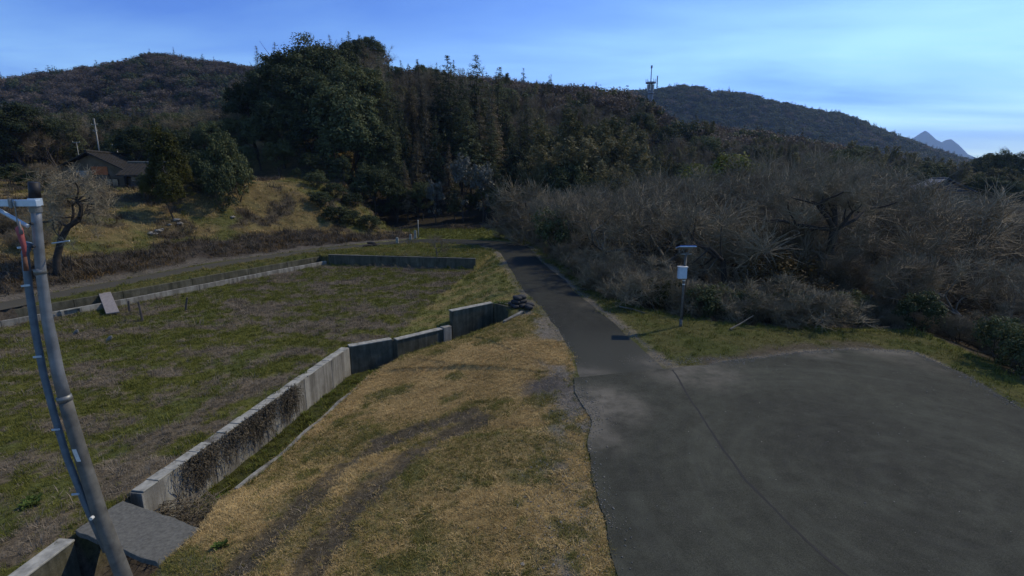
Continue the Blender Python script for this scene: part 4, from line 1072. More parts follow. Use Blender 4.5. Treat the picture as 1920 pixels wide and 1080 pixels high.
scatter('undergrowth', np.stack([x, y, height(x, y)], -1), np.stack([np.zeros(k), np.zeros(k), rng.uniform(0, 6.28, k)], -1), np.stack([s, s, s], -1), rng.integers(0, 3, k), [merged(P['barebush'][0]), merged(P['barebush'][1]), merged(RP)], 'brown leafless undergrowth filling the thicket')

# ------------------------------------------------------------------ bank, house and garden trees
def yard(px, py, y): x, z = far(px, py, y); return x, z
hx, hz = far(168, 287, 64)
hy = 64.0; hg = H(hx, hy + 3)
hr = tag(empty('farmhouse', (hx, hy, hg), R(14)), 'old farmhouse with a dark tiled gable roof and orange patched gable wall', 'house')
W2, L2, ez, rz_ = 3.4, 10.0, (hz - hg) - 2.0, hz - hg
MB().add([(-W2, 0, -1), (W2, 0, -1), (W2, 0, ez), (0, 0, rz_ - .15), (-W2, 0, ez), (-W2, L2, -1), (W2, L2, -1), (W2, L2, ez), (0, L2, rz_ - .15), (-W2, L2, ez)],
         [(0, 1, 2, 3, 4), (9, 8, 7, 6, 5), (0, 5, 6, 1), (1, 6, 7, 2), (0, 4, 9, 5)]).build('wall', M['plaster'], hr)
for s in (-1, 1):
    a = (0, rz_), (s * (W2 + .8), ez - .35)
    sl_ = MB()
    v = [(a[0][0], -.9, a[0][1]), (a[1][0], -.9, a[1][1]), (a[1][0], L2 + .6, a[1][1]), (a[0][0], L2 + .6, a[0][1])]
    sl_.add(v + [(p[0], p[1], p[2] + .16) for p in v], [(0, 1, 2, 3), (7, 6, 5, 4), (0, 4, 5, 1), (1, 5, 6, 2), (2, 6, 7, 3), (3, 7, 4, 0)])
    ro = sl_.build('roof_slope', M['rooftile'], hr)
    for k in range(14):
        t_ = (k + .5) / 14 * (L2 + 1.4) - .85
        MB().tube([(0, t_, rz_ + .17), (s * (W2 + .8), t_, ez - .18)], .07, 5).build('tile_row', M['rooftile'], ro)
MB().tube([(0, -.95, rz_ + .22), (0, L2 + .6, rz_ + .22)], .16, 8).build('ridge_tile', M['rooftile'], hr)
MB().box((.75, -.03, ez - .1), (1.7, .05, 1.0)).build('gable_panel', M['orange'], hr)
MB().box((-1.1, -.03, ez - .55), (1.3, .05, .9)).build('gable_panel', M['coping'], hr)
w_ = MB().box((1.9, -.04, ez - 1.6), (1.4, .06, 1.1)).build('window', M['darkwood'], hr)
for k in (-1, 1): MB().box((1.9 + k * .33, -.08, ez - 1.6), (.58, .03, .95)).build('pane', M['glass'], w_)
for k in range(5): MB().box((-W2 + .1 + k * (2 * W2 - .2) / 4, -.04, ez - 2.1), (.14, .1, 3.2)).build('post', M['darkwood'], hr)
# side wing
wx, wz = far(208, 306, 63); wx2, _ = far(285, 306, 63)
wg = H(wx + 2, 65); wr = tag(empty('house_wing', (wx + 1.2, 63.5, wg), R(4)), 'low dark wing with a grey tiled roof beside the farmhouse', 'house')
wl_, rh = 6.5, wz - wg
MB().box((wl_ / 2 - .4, 2.2, (rh - 1.7) / 2 - .5), (wl_ - .8, 4, rh - .7)).build('wall', M['darkwood'], wr)
for s in (-1, 1):
    v = [(-.8, 2.2, rh), (wl_ + .4, 2.2, rh), (wl_ + .4, 2.2 + s * 2.9, rh - 1.55), (-.8, 2.2 + s * 2.9, rh - 1.55)]
    rs = MB().add(v + [(p[0], p[1], p[2] + .14) for p in v], [(0, 1, 2, 3), (7, 6, 5, 4), (0, 4, 5, 1), (1, 5, 6, 2), (2, 6, 7, 3), (3, 7, 4, 0)]).build('roof_slope', M['rooftile'], wr)
    for k in range(16):
        t_ = -.7 + (k + .5) * (wl_ + 1.1) / 16
        MB().tube([(t_, 2.2, rh + .15), (t_, 2.2 + s * 2.9, rh - 1.4)], .06, 5).build('tile_row', M['rooftile'], rs)
MB().tube([(-.9, 2.2, rh + .18), (wl_ + .5, 2.2, rh + .18)], .14, 8).build('ridge_tile', M['slab'], wr)
for k in range(3):
    dd = MB().box((1.0 + k * 1.7, .16, .9), (1.3, .06, 1.9)).build('door', M['wood'], wr)
    MB().box((1.0 + k * 1.7, .12, 1.3), (1.0, .03, .8)).build('pane', M['glass'], dd)
row('yellow', [(300, 228, 51)], 'yellow-green tapering evergreen', 'on the bank before the house', 'garden trees', .95)
row('yellow', [(284, 300, 51), (338, 296, 52), (268, 335, 50), (312, 310, 48.5)], 'low yellowish evergreen', 'around the tapering tree by the house', 'garden evergreens', 1.05)
row('bush', [(412, 243, 56), (378, 275, 54.5), (440, 288, 55), (360, 285, 58), (405, 305, 52.5)], 'dense dark garden tree', 'on the bank right of the house', 'garden trees on the brow', .72)
row('broad', [(250, 235, 72), (330, 235, 75), (390, 225, 78), (210, 250, 80)], 'dark tree', 'behind the farmhouse', 'trees behind the farmhouse', 1.0)
row('bush', [(600, 385, 61), (628, 398, 60), (655, 406, 61), (590, 345, 65), (625, 360, 65), (690, 413, 62), (660, 380, 66)], 'dark shrub', 'covering the right end of the bank', 'shrubs on the right end of the bank', 1.4, 0)
row('bush', [(330, 360, 53), (285, 372, 52), (370, 368, 55), (410, 355, 57), (450, 345, 58), (392, 382, 54)], 'dark clipped shrub', 'under the garden trees on the bank', 'garden shrubs', 1.1, 0)
row('bush', [(20, 305, 60), (55, 320, 58)], 'dark green shrub', 'left of the farmhouse', 'shrubs left of the house', 1.4, 1)
# leaning cherry tree
segs = []; tips = []
cx, cz = far(97, 468, 34); cy = 34.0; cg = H(cx, cy)
tp = [(0, 0, -.3), (.15, 0, .8), (.45, .1, 1.7), (.95, .1, 2.4), (1.5, .2, 2.75)]
rad_ = [.20, .17, .15, .13, .11]
for k in range(4): segs.append((*tp[k], rad_[k], *tp[k + 1], rad_[k + 1], 3))
for p, d, r_ in (((1.5, .2, 2.75), (.7, .2, .5), .09), ((1.5, .2, 2.75), (.3, -.5, 1), .085), ((.95, .1, 2.4), (-.4, .3, 1.1), .08), ((.45, .1, 1.7), (-.8, -.2, .8), .07), ((1.2, .1, 2.6), (.1, .7, .9), .08), ((.95, .1, 2.4), (-.9, -.3, .6), .07)):
    limbs(p, d, 1.25, r_, 3, segs, .85, (3, 4), .3, .02, .72, tips)
S = np.array(segs); dep = S[:, 8]; outer = S[dep <= 1][:, :8]; k = len(outer) * 4; pk = outer[rng.integers(0, len(outer), k)]; t_ = rng.random((k, 1))
p0 = pk[:, :3] * (1 - t_) + pk[:, 4:7] * t_; p1 = p0 + rand_dirs(k) * rng.uniform(.15, .5, (k, 1)) + np.array([0, 0, .08])
T = np.concatenate([p0, np.full((k, 1), .007), p1, np.full((k, 1), .004)], 1)
ch = tag(empty('cherry_tree', (cx, cy, cg)), 'leaning bare tree with a spreading grey crown beside the utility pole', 'tree')
Vb, Fb = tubes_np(S[dep >= 2][:, :8], 7); mesh_obj('trunk', Vb, Fb, M['bark'], ch, True)
Vs, Fs = join_np([tubes_np(S[dep < 2][:, :8], 4), tubes_np(T, 3)]); mesh_obj('crown', Vs, Fs, M['twig'], ch)
ch.scale = (1.35, 1.3, 1.35)
row('bare', [(60, 300, 58), (115, 305, 57)], 'small bare garden tree', 'before the farmhouse gable', 'bare garden trees', 1.2)
row('barebush', [(15, 400, 38), (50, 425, 37)], 'leafless bush', 'at the left edge by the pole bracket', 'bushes at the left edge', 1.2)
# small tree on the far wall
sxp, _ = far(820, 486, 44.6)
plant('bare', sxp, 44.6, far(825, 435, 44.6)[1] - H(sxp, 44.6) + .1, 1.0, 1, label='small leafless sapling growing at the top of the far field wall')
# pale stones on the bank
for i, (px, py) in enumerate(((332, 416), (338, 421), (318, 424), (303, 432), (296, 437), (291, 441), (284, 442), (437, 410), (460, 352))):
    yy = np.interp(py, [350, 410, 445], [62, 50, 45]); x, z = far(px, py, yy)
    # walk back along the sight line to the ground
    for yy in np.arange(36, 70, .25):
        x, z = far(px, py, yy)
        if z < H(x, yy): break
    bm = bmesh.new(); bmesh.ops.create_icosphere(bm, subdivisions=2, radius=.28)
    for v in bm.verts: v.co *= random.uniform(.75, 1.2); v.co.z *= .6; v.co.x *= 1.5
    me = bpy.data.meshes.new('stone'); bm.to_mesh(me); bm.free(); me.materials.append(M['rock'])
    o = link(bpy.data.objects.new('stone', me)); o.location = (x, yy, H(x, yy) + .05); o.rotation_euler = (0, 0, random.uniform(0, 6)); o.scale = (random.uniform(.45, .95),) * 3
    tag(o, 'one of the pale stones tumbled down the grassy bank' if i < 7 else ('lone pale stone on the bank slope below the dark tree' if i == 7 else 'lone pale stone at the top of the bank'), 'stone', 'stones on the bank')

# ------------------------------------------------------------------ utility pole in the foreground
pp = []
for a, b2 in ((64, 345), (66, 372), (70, 430), (77, 513), (89, 600), (109, 700), (129, 775), (153, 855), (186, 960), (225, 1062), (262, 1160)):
    x, z = far(a, b2, 5.8); pp.append(Vector((x, 5.8, z)))
pb = Vector((-5.05, 5.8, H(-5.05, 5.8) - .3))
pl = tag(empty('utility_pole', (-5.05, 5.8, H(-5.05, 5.8))), 'galvanised steel utility pole with joints and a conduit in the left foreground', 'pole')
def par(mb, name, mat, p, **kw):
    o = mb.build(name, mat, **kw); bpy.context.view_layer.update(); return parent_keep(o, p)
bpy.context.view_layer.update()
def pr_at(z): return float(np.interp(z, [-1.5, 2, 4.3, 5.6, 7], [.098, .091, .069, .054, .046]))
full = pp[::-1]; full = [pb, Vector((-4.93, 5.8, .2))] + full
def on_pole(py):
    for a, b2 in zip(pp[:-1], pp[1:]): pass
    z = far(110, py, 5.8)[1]; zs_ = [p.z for p in pp][::-1]
    return Vector((float(np.interp(z, zs_, [p.x for p in pp][::-1])), 5.8, z))
up_ = [p for p in full[:-1] if p.z > 4.2]; lo_ = [p for p in full[:-1] if p.z <= 4.4]
cut_ = on_pole(752); lo_ = [p for p in full[:-1] if p.z < cut_.z] + [cut_]; up_ = [cut_] + [p for p in full[:-1] if p.z > cut_.z]
par(MB().tube(lo_, [pr_at(p.z) for p in lo_], 20), 'lower_shaft', M['galv_worn'], pl, smooth=True)
par(MB().tube(up_, [pr_at(p.z) * .97 for p in up_], 20), 'upper_shaft', M['galv'], pl, smooth=True)
par(MB().tube([pp[1] + Vector((0, 0, .002)), pp[0] + Vector((0, 0, .02))], [.055, .051], 20), 'cap', M['black'], pl, smooth=True)
for py in (514, 752):
    c = on_pole(py); c2 = c + Vector((-.012, 0, .07))
    par(MB().tube([c, c2], [pr_at(c.z) + .009] * 2, 20), 'joint_band', M['galv_dull'], pl, smooth=True)
c = on_pole(380)
par(MB().tube([c - Vector((0, 0, .03)), c + Vector((0, 0, .05))], .064, 20), 'bracket_band', M['pale_steel'], pl)
arm = par(MB().box((c.x - .75, 5.70, c.z + .0), (1.75, .06, .075)), 'bracket_arm', M['pale_steel'], pl, bevel=.006)
par(MB().tube([(c.x - .42, 5.70, c.z - .02), (c.x - .06, 5.72, c.z - .26)], .022, 8), 'brace', M['pale_steel'], pl)
for k in (-.42, -.15): par(MB().tube([(c.x + k, 5.66, c.z - .05), (c.x + k, 5.66, c.z + .05)], .018, 8), 'bolt', M['galv_dull'], pl)
c = on_pole(398); par(MB().tube([c, c + Vector((0, 0, .06))], pr_at(c.z) + .012, 20), 'bracket_band', M['galv_dull'], pl)
for py in (418, 460):
    c = on_pole(py); par(MB().tube([c + Vector((.03, -.085, 0)), c + Vector((.035, -.12, 0))], .014, 8), 'step_bolt', M['black'], pl)
# conduit on the left side
cd_pts = [on_pole(py) + Vector((-(pr_at(on_pole(py).z) + .085), -.03, 0)) for py in (474, 540, 620, 700, 775, 855, 940, 1030)]
cd_pts[-1] += Vector((.10, 0, 0)); cd_pts[-2] += Vector((.05, 0, 0))
par(MB().tube(cd_pts[::-1] + [cd_pts[0] + Vector((.05, .02, .12))], .038, 12), 'conduit', M['conduit'], pl, smooth=True)
for py, ln in ((462, .26), (533, .06), (665, .05), (800, .06), (920, .06)):
    c = on_pole(py) + Vector((-(pr_at(on_pole(py).z) + .085), -.075, 0))
    par(MB().box((c.x + .01, c.y, c.z), (.10, .012, .022), tilt=Vector((0, 0, 1)).rotation_difference(Vector((-.12, 0, 1))).to_matrix()), 'clamp', M['pale_steel'], pl)
c = on_pole(462); par(MB().tube([c + Vector((.05, .12, .02)), c + Vector((.26, .12, .05))], .009, 6), 'step_rung', M['pale_steel'], pl)
c = on_pole(848)
q = MB()
for i in range(5):
    for zz in (-.085, .085):
        th = R(-100 + i * 9); rr2 = pr_at(c.z) + .003
        q.v.append((c.x + math.cos(th) * rr2 + (-.016 if zz > 0 else .016), 5.8 + math.sin(th) * rr2, c.z + zz))
q.f = [(2 * i, 2 * i + 2, 2 * i + 3, 2 * i + 1) for i in range(4)]
par(q, 'label_plate', M['white'], pl)
c = on_pole(957); par(MB().tube([c + Vector((.03, -.13, 0)), c + Vector((.035, -.17, 0))], .022, 10), 'bolt', M['white'], pl)
# tag hanging from the arm
x0, z0 = far(33, 376, 5.7); x1, z1 = far(40, 424, 5.7)
tg = tag(empty('warning_streamer', (x1, 5.66, z1)), 'red cloth streamer hanging on a wire from the pole bracket', 'streamer')
bpy.context.view_layer.update()
par(MB().tube([(x0, 5.66, z0), (x1, 5.66, z1)], .006, 6), 'wire', M['galv_dull'], tg)
par(MB().tube([(x1, 5.66, z1), (x1 + .005, 5.66, z1 - .02), (x1 + .01, 5.67, z1 - .22), (x1 + .005, 5.66, z1 - .34)], [.014, .034, .024, .014], 10), 'cloth', M['red'], tg, smooth=True)
par(MB().tube([(x1 + .035, 5.65, z1 + .06), (x1 + .03, 5.65, z1 - .08)], [.008, .02], 6), 'pale_tail', M['board'], tg, smooth=True)
par(MB().tube([(x1 + .005, 5.66, z1 - .34), (x1 - .01, 5.66, z1 - .50)], [.018, .024], 8), 'rusty_end', M['rust'], tg, smooth=True)

# ------------------------------------------------------------------ gauge post on the verge
gx_, gy_ = at(1276, 612); gz = H(gx_, gy_)
gp = tag(empty('gauge_post', (gx_, gy_, gz)), 'slim steel post with a small solar panel and a pale control box', 'post')
MB().tube([(0, 0, -.3), (0, 0, 3.55)], .055, 14).build('pole', M['galv_worn'], gp, smooth=True)
MB().tube([(0, 0, -.1), (0, 0, .35)], .075, 14).build('sleeve', M['galv_worn'], gp, smooth=True)
import mathutils
tl = mathutils.Matrix.Rotation(R(-14), 3, 'X')
pn = MB().box((0, .06, 3.82), (.72, .55, .05), tilt=tl).build('solar_panel', M['solar'], gp)
MB().box((0, .06, 3.79), (.77, .60, .045), tilt=tl).build('frame', M['pale_steel'], pn)
for k in (-.22, .22): MB().tube([(k * .3, 0, 3.5), (k, .0, 3.76)], .016, 6).build('panel_bracket', M['galv_dull'], gp)
MB().box((-.0, -.02, 3.48), (.5, .05, .05)).build('crossbar', M['galv_dull'], gp)
bx = MB().box((-.14, -.10, 2.62), (.38, .24, .54)).build('control_box', M['box_blue'], gp, bevel=.015)
MB().box((-.14, -.102, 2.905), (.44, .30, .025)).build('box_roof', M['white'], bx)
MB().box((-.14, -.226, 2.62), (.32, .012, .46)).build('box_door', M['box_blue'], bx)
for zz in (2.22, 2.03): MB().tube([(0, 0, zz), (0, 0, zz + .05)], .066, 14).build('clamp_band', M['white'], gp)
MB().tube([(-.30, -.05, 3.55), (-.36, -.05, 3.68), (-.30, -.05, 3.75)], .014, 6).build('cable', M['galv_dull'], gp)
MB().tube([(.04, -.06, 2.35), (.09, -.08, 2.2), (.06, -.05, 1.9), (.058, -.04, .3)], .014, 6).build('cable', M['black'], gp)

# ------------------------------------------------------------------ sandbags by the culvert
for i, (dx, dy, dz) in enumerate([(0, 0, 0), (.42, .1, 0), (-.1, .4, 0), (.35, .5, 0), (.05, .1, .2), (.4, .25, .2), (.1, .5, .19), (.15, .2, .4), (.38, .42, .4), (.75, -.25, 0), (.8, .2, .02)]):
    bm = bmesh.new(); bmesh.ops.create_uvsphere(bm, u_segments=14, v_segments=8, radius=1)
    for v in bm.verts:
        s_ = Vector((math.copysign(abs(v.co.x) ** .6, v.co.x), math.copysign(abs(v.co.y) ** .6, v.co.y), math.copysign(abs(v.co.z) ** .7, v.co.z)))
        v.co = Vector((s_.x * .27, s_.y * .19, s_.z * .11)) * random.uniform(.95, 1.05)
    me = bpy.data.meshes.new('sandbag'); bm.to_mesh(me); bm.free(); me.materials.append(M['bag'])
    me.polygons.foreach_set('use_smooth', [True] * len(me.polygons))
    bxx, byy = at(972, 578)
    o = link(bpy.data.objects.new('sandbag', me)); o.location = (bxx + dx - .2, byy + dy, H(bxx + dx, byy + dy) * 0 + .14 + dz); o.rotation_euler = (random.uniform(-.1, .1), random.uniform(-.1, .1), random.uniform(0, 3))
    tag(o, 'one of the black sandbags heaped at the culvert beside the path', 'sandbag', 'sandbags heaped at the culvert')

# ------------------------------------------------------------------ bollards, post, logs at the far bend
for px, py, h_, lab in ((745, 456, .62, 'white stub post standing alone, leftmost by the lane fork'), (770, 450, .62, 'white stub post in the middle of the three by the lane fork'), (779, 448, .95, 'taller grey white stub post, rightmost of the three by the lane fork')):
    x, y = at(px, py, -.02); b0 = tag(empty('bollard', (x, y, H(x, y))), lab, 'bollard', 'stub posts by the lane fork')
    MB().box((0, 0, h_ / 2 - .1), (.26, .2, h_ + .2)).build('shaft', M['coping'], b0, bevel=.02)
    MB().box((0, 0, h_ + .03), (.20, .15, .06)).build('cap', M['coping'], b0, bevel=.02)
    MB().box((0, -.104, h_ * .6), (.16, .012, .16)).build('reflector', M['galv_dull'], b0)
x, y = at(785, 446, 0); sp_ = tag(empty('marker_post', (x, y, H(x, y))), 'thin tall pale post behind the white stub posts', 'post')
MB().tube([(0, 0, -.2), (0, 0, 2.0)], .05, 10).build('pole', M['coping'], sp_, smooth=True)
MB().tube([(0, 0, 2.0), (0, 0, 2.06)], [.062, .05], 10).build('cap', M['white'], sp_)
for i, (px, py) in enumerate(((690, 461), (700, 460), (697, 458))):
    x, y = at(px, py, -.05); o = MB().tube([(-.5, 0, 0), (0, .05, .03), (.5, -.03, 0)], [.12, .13, .11], 9).build('log', M['bark'])
    o.location = (x, y, H(x, y) + .1 + .12 * (i == 2)); o.rotation_euler = (0, 0, random.uniform(-.4, .4)); tag(o, 'one of the dark logs lying on the grass by the lane', 'log', 'logs by the lane')
# plank over the left channel, stakes, little sluice
x0, y0 = at(196, 548, -.35); x1, y1 = at(212, 590, -.95)
d = Vector((x1 - x0, y1 - y0, -.45)); mid = Vector(((x0 + x1) / 2, (y0 + y1) / 2, -.62))
o = MB().box((0, 0, 0), (.62, d.length, .07)).build('plank', M['board'], bevel=.01)
o.location = mid; o.rotation_euler = d.to_track_quat('Y', 'Z').to_euler(); tag(o, 'pale plank laid across the left channel as a ramp', 'plank')
for px, py, h_, lean, lab in ((243, 584, .7, .05, 'short dark wooden stake just right of the pale plank'), (268, 602, 1.15, -.08, 'taller dark wooden stake leaning beside the channel wall'), (347, 583, .85, .25, 'thin slanting stake in the field further right')):
    x, y = at(px, py, -1); z = H(x, y)
    o = MB().tube([(-lean * .1, 0, -.3), (lean * .5, 0, h_ * .5), (lean, 0, h_)], [.07, .06, .05], 7).build('stake', M['wood']); o.location = (x, y, z); tag(o, lab, 'stake', 'stakes in the field edge')
x, y = at(135, 588, -.9); sg = tag(empty('sluice_gate', (x, y, -1.1), R(60)), 'little concrete sluice frame with a pale bar on the channel wall', 'sluice'); sg.scale = (.8, .8, .75)
for k in (-.55, .55): MB().box((k, 0, .1), (.16, .2, 1.0)).build('post', M['concrete'], sg, bevel=.015)
MB().box((0, 0, .64), (1.35, .14, .08)).build('bar', M['coping'], sg, bevel=.01); MB().box((0, .02, -.1), (.9, .05, .6)).build('gate_board', M['wood'], sg)
for px, py in ((142, 628), (205, 640), (100, 600)):
    x, y = at(px, py, -1); o = MB().tube([(-.1, 0, .05), (.05, .05, .2), (.15, 0, .3)], [.06, .1, .03], 7).build('stone', M['rock']); o.location = (x, y, H(x, y)); tag(o, 'small pale lump lying in the field near the plank', 'stone', 'pale lumps in the field')

# ------------------------------------------------------------------ poles behind the house, radio mast, far roof
def line_pole(px, pt, pbm, y, r_, lab, arms):
    x, zt = far(px, pt, y); zb = H(x, y); e = tag(empty('power_pole', (x, y, zb)), lab, 'pole', 'poles behind the farmhouse')
    MB().tube([(0, 0, -.3), (0, 0, zt - zb)], [r_, r_ * .7], 10).build('shaft', M['galv_dull'], e, smooth=True)
    for dz, w in arms:
        MB().box((0, -r_, zt - zb - dz), (w, .08, .08)).build('crossarm', M['galv_dull'], e)
        for k in (-.45, .45): MB().tube([(k * w, -r_, zt - zb - dz + .05), (k * w, -r_, zt - zb - dz + .25)], .04, 6).build('insulator', M['coping'], e)
line_pole(176, 222, 0, 78, .11, 'tall power pole rising behind the farmhouse ridge', ((.9, .9), (1.8, .7)))
line_pole(218, 271, 0, 76, .07, 'short pole with a crossarm behind the low wing', ((.1, 1.2),))
line_pole(143, 266, 0, 82, .06, 'short pole left of the tall power pole behind the farmhouse', ((.1, 1.2),))
ty = 168.0; tx, tt = far(1222, 124, ty); _, tpz = far(1222, 155, ty); _, tb = far(1222, 222, ty); tg_ = min(H(tx, ty), tb)
tw = tag(empty('radio_mast', (tx, ty, tg_)), 'pale lattice radio mast with a ringed platform on the wooded ridge', 'mast')
top_ = tpz - tg_; w0, w1 = 1.5, .6
def leg(k, z): s_ = w0 + (w1 - w0) * z / top_; a = math.pi / 4 + k * math.pi / 2; return Vector((math.cos(a) * s_, math.sin(a) * s_, z))
for k in range(4): MB().tube([leg(k, -1), leg(k, top_)], .14, 6).build('leg', M['tower'], tw)
nb = 9
for i in range(nb):
    z0_, z1_ = top_ * i / nb, top_ * (i + 1) / nb; q = MB()
    for k in range(4):
        q.tube([leg(k, z0_), leg(k + 1, z1_)], .09, 5); q.tube([leg(k + 1, z0_), leg(k, z1_)], .09, 5); q.tube([leg(k, z1_), leg(k + 1, z1_)], .08, 5)
    q.build('bracing', M['tower'], tw)
q = MB(); q.tube([(0, 0, top_ - .2), (0, 0, top_ + .12)], 1.6, 16); q.build('platform', M['tower'], tw)
q = MB(); q.tube([(0, 0, top_ - 3.2), (0, 0, top_ - 3.0)], 1.2, 14); q.build('platform', M['tower'], tw)
for k in range(10):
    a = 6.28 * k / 10; MB().tube([(math.cos(a) * 1.55, math.sin(a) * 1.55, top_), (math.cos(a) * 1.55, math.sin(a) * 1.55, top_ + 1.0)], .06, 5).build('railing_post', M['tower'], tw)
for k in range(6):
    a = 6.28 * k / 6 + .3; MB().box((math.cos(a) * 1.05, math.sin(a) * 1.05, top_ - 1.5), (.3, .3, 1.8), a).build('panel_antenna', M['white'], tw)
MB().tube([(0, 0, top_), (0, 0, top_ + 4), (0, 0, tt - tg_)], [.18, .13, .08], 8).build('spire', M['tower'], tw)
MB().tube([(0, 0, top_ + 4.2), (0, 0, top_ + 5.0)], .3, 8).build('spire_antenna', M['tower'], tw)
MB().tube([(2.0, 0, top_ - 1.5), (2.0, 0, top_ + 2.0)], .18, 8).build('whip_antenna', M['tower'], tw)
rx, rzv = far(1775, 336, 96); rg = H(rx, 98); rh_ = rzv - rg
fh = tag(empty('far_house', (rx, 96, rg), R(-20)), 'blue grey gabled roof showing above the bare thicket on the right', 'house')
MB().box((0, 3, rh_ / 2 - 1.6), (7.0, 6.4, rh_ - 2)).build('wall', M['plaster'], fh)
for s in (-1, 1):
    v = [(0, -.8, rh_), (s * 4.6, -.8, rh_ - 2.3), (s * 4.6, 7, rh_ - 2.3), (0, 7, rh_)]
    rs = MB().add(v + [(p[0], p[1], p[2] + .15) for p in v], [(0, 1, 2, 3), (7, 6, 5, 4), (0, 4, 5, 1), (1, 5, 6, 2), (2, 6, 7, 3), (3, 7, 4, 0)]).build('roof_slope', M['bluetile'], fh)
MB().tube([(0, -.85, rh_ + .18), (0, 7.05, rh_ + .18)], .14, 8).build('ridge_tile', M['bluetile'], fh)
MB().add([(-3.45, -.25, rh_ - 2.2), (3.45, -.25, rh_ - 2.2), (0, -.25, rh_ - .3), (-3.45, .1, rh_ - 2.2), (3.45, .1, rh_ - 2.2), (0, .1, rh_ - .3)], [(0, 1, 2), (5, 4, 3), (0, 3, 4, 1), (1, 4, 5, 2), (2, 5, 3, 0)]).build('gable', M['bluetile'], fh)

# ------------------------------------------------------------------ grass, litter, gravel
def tuft(name, blades, h, w, spread, bend, mat, flat=0.0):
    V = []; F_ = []
    for i in range(blades):
        a = random.uniform(0, 6.28); r_ = random.uniform(0, spread); bx_, by_ = math.cos(a) * r_, math.sin(a) * r_
        th = random.uniform(0, 6.28); hh = h * random.uniform(.5, 1.15); bd = bend * random.uniform(.4, 1.4)
        dx, dy = math.cos(th), math.sin(th); px_, py_ = -dy * w / 2, dx * w / 2; n0 = len(V)
        m_ = (bx_ + dx * bd * .35, by_ + dy * bd * .35, hh * .62 * (1 - flat)); t_ = (bx_ + dx * bd, by_ + dy * bd, hh * (1 - flat))
        V += [(bx_ - px_, by_ - py_, -.02), (bx_ + px_, by_ + py_, -.02), (m_[0] + px_ * .8, m_[1] + py_ * .8, m_[2]), (m_[0] - px_ * .8, m_[1] - py_ * .8, m_[2]), t_]
        F_ += [(n0, n0 + 1, n0 + 2, n0 + 3), (n0 + 3, n0 + 2, n0 + 4)]
    return mesh_data(name, V, F_, M[mat])
TUFT = {1: [tuft('green_tuft', 14, .10, .010, .12, .06, 'grass'), tuft('green_tuft', 14, .07, .010, .13, .06, 'grass')],
        2: [tuft('olive_tuft', 14, .08, .010, .12, .07, 'grass_olive'), tuft('green_tuft', 12, .07, .010, .12, .06, 'grass')],
        3: [tuft('straw_tuft', 16, .075, .010, .13, .09, 'straw', .2), tuft('straw_tuft', 14, .06, .010, .14, .10, 'straw', .3), tuft('straw_tuft', 14, .08, .009, .12, .07, 'straw')],
        4: [tuft('olive_tuft', 14, .08, .010, .13, .08, 'grass_olive'), tuft('straw_tuft', 12, .06, .010, .13, .09, 'straw', .2)],
        5: [tuft('dead_litter', 6, .05, .012, .14, .10, 'dead_stalk', .4)],
        6: [tuft('dead_stalks', 16, .09, .011, .16, .14, 'dead_stalk', .3), tuft('dead_stalks', 14, .07, .012, .18, .18, 'dead_stalk', .5), tuft('dead_stalks', 9, .16, .009, .12, .12, 'dead_stalk')],
        7: [tuft('lush_tuft', 16, .10, .013, .12, .09, 'grass_bright'), tuft('lush_tuft', 14, .14, .014, .12, .12, 'grass')],
        8: [tuft('brush', 14, .14, .014, .2, .2, 'brush', .2), tuft('brush', 12, .20, .014, .2, .2, 'brush'), tuft('brush', 10, .12, .014, .2, .2, 'rust_leaf')]}
flat_t = []; first = {}
for k in sorted(TUFT): first[k] = len(flat_t); flat_t += TUFT[k]
def turf_mass(name, n_, xr, yr, ok, scale=(.8, 1.3), label=None, keepk=None, grow=0):
    x = rng.uniform(*xr, n_); y = rng.uniform(*yr, n_); k0 = ok(x, y); x, y = x[k0], y[k0]
    hid = inside(x, y, ROADPOLY) | inside(x, y, LOT) | inside(x, y, cornersS)
    de = np.minimum(np.minimum(pdist(x, y, ROAD_L[1:]), pdist(x, y, ROAD_R[1:])), pdist(x, y, LOT[:7] ))
    hid &= ~((de < .22) & (rng.random(len(x)) < .55)); x, y = x[~hid], y[~hid]
    _, kind = ground_cover(x, y)
    # wander between neighbouring covers so that no edge is clean
    jx, jy = x + rng.normal(size=len(x)) * .25, y + rng.normal(size=len(x)) * .25
    _, kj = ground_cover(jx, jy); kind = np.where(rng.random(len(x)) < .5, kj, kind)
    thin = (kind == 5) & (rng.random(len(x)) < .6); x, y, kind = x[~thin], y[~thin], kind[~thin]
    idx = np.array([first[k] + random.randrange(len(TUFT[k])) if k in first else first[2] for k in kind])
    z = height(x, y); s = rng.uniform(*scale, len(x)) * rng.lognormal(-.05, .28, len(x)) * (1 + grow * np.clip((np.hypot(x, y) - 12) / 30, 0, 2)); o_ = np.zeros(len(x))
    rot = np.stack([rng.normal(size=len(x)) * .12, rng.normal(size=len(x)) * .12, rng.uniform(0, 6.28, len(x))], -1)
    return scatter(name, np.stack([x, y, z], -1), rot, np.stack([s, s, s], -1), idx, flat_t, label)
turf_mass('dry_grass', 85000, (-8.5, 3), (5.5, 28.5), lambda x, y: inside(x, y, BROWN) & (x > -y * 1.1), label='mown straw coloured grass on the slope left of the path', scale=(.45, .85))
turf_mass('ditch_grass', 5000, (-10.2, 0), (8, 27), lambda x, y: inside(x, y, DITCH) & (y > 11.5), label='lush green grass along the floor of the ditch', scale=(.8, 1.3))
turf_mass('field_grass', 80000, (-36, -3), (7, 46.5), lambda x, y: inside(x, y, FIELD) & (x > -y * 1.4 - 1), label='green grass and grey litter of the fallow field', grow=.3, scale=(.65, 1.1))
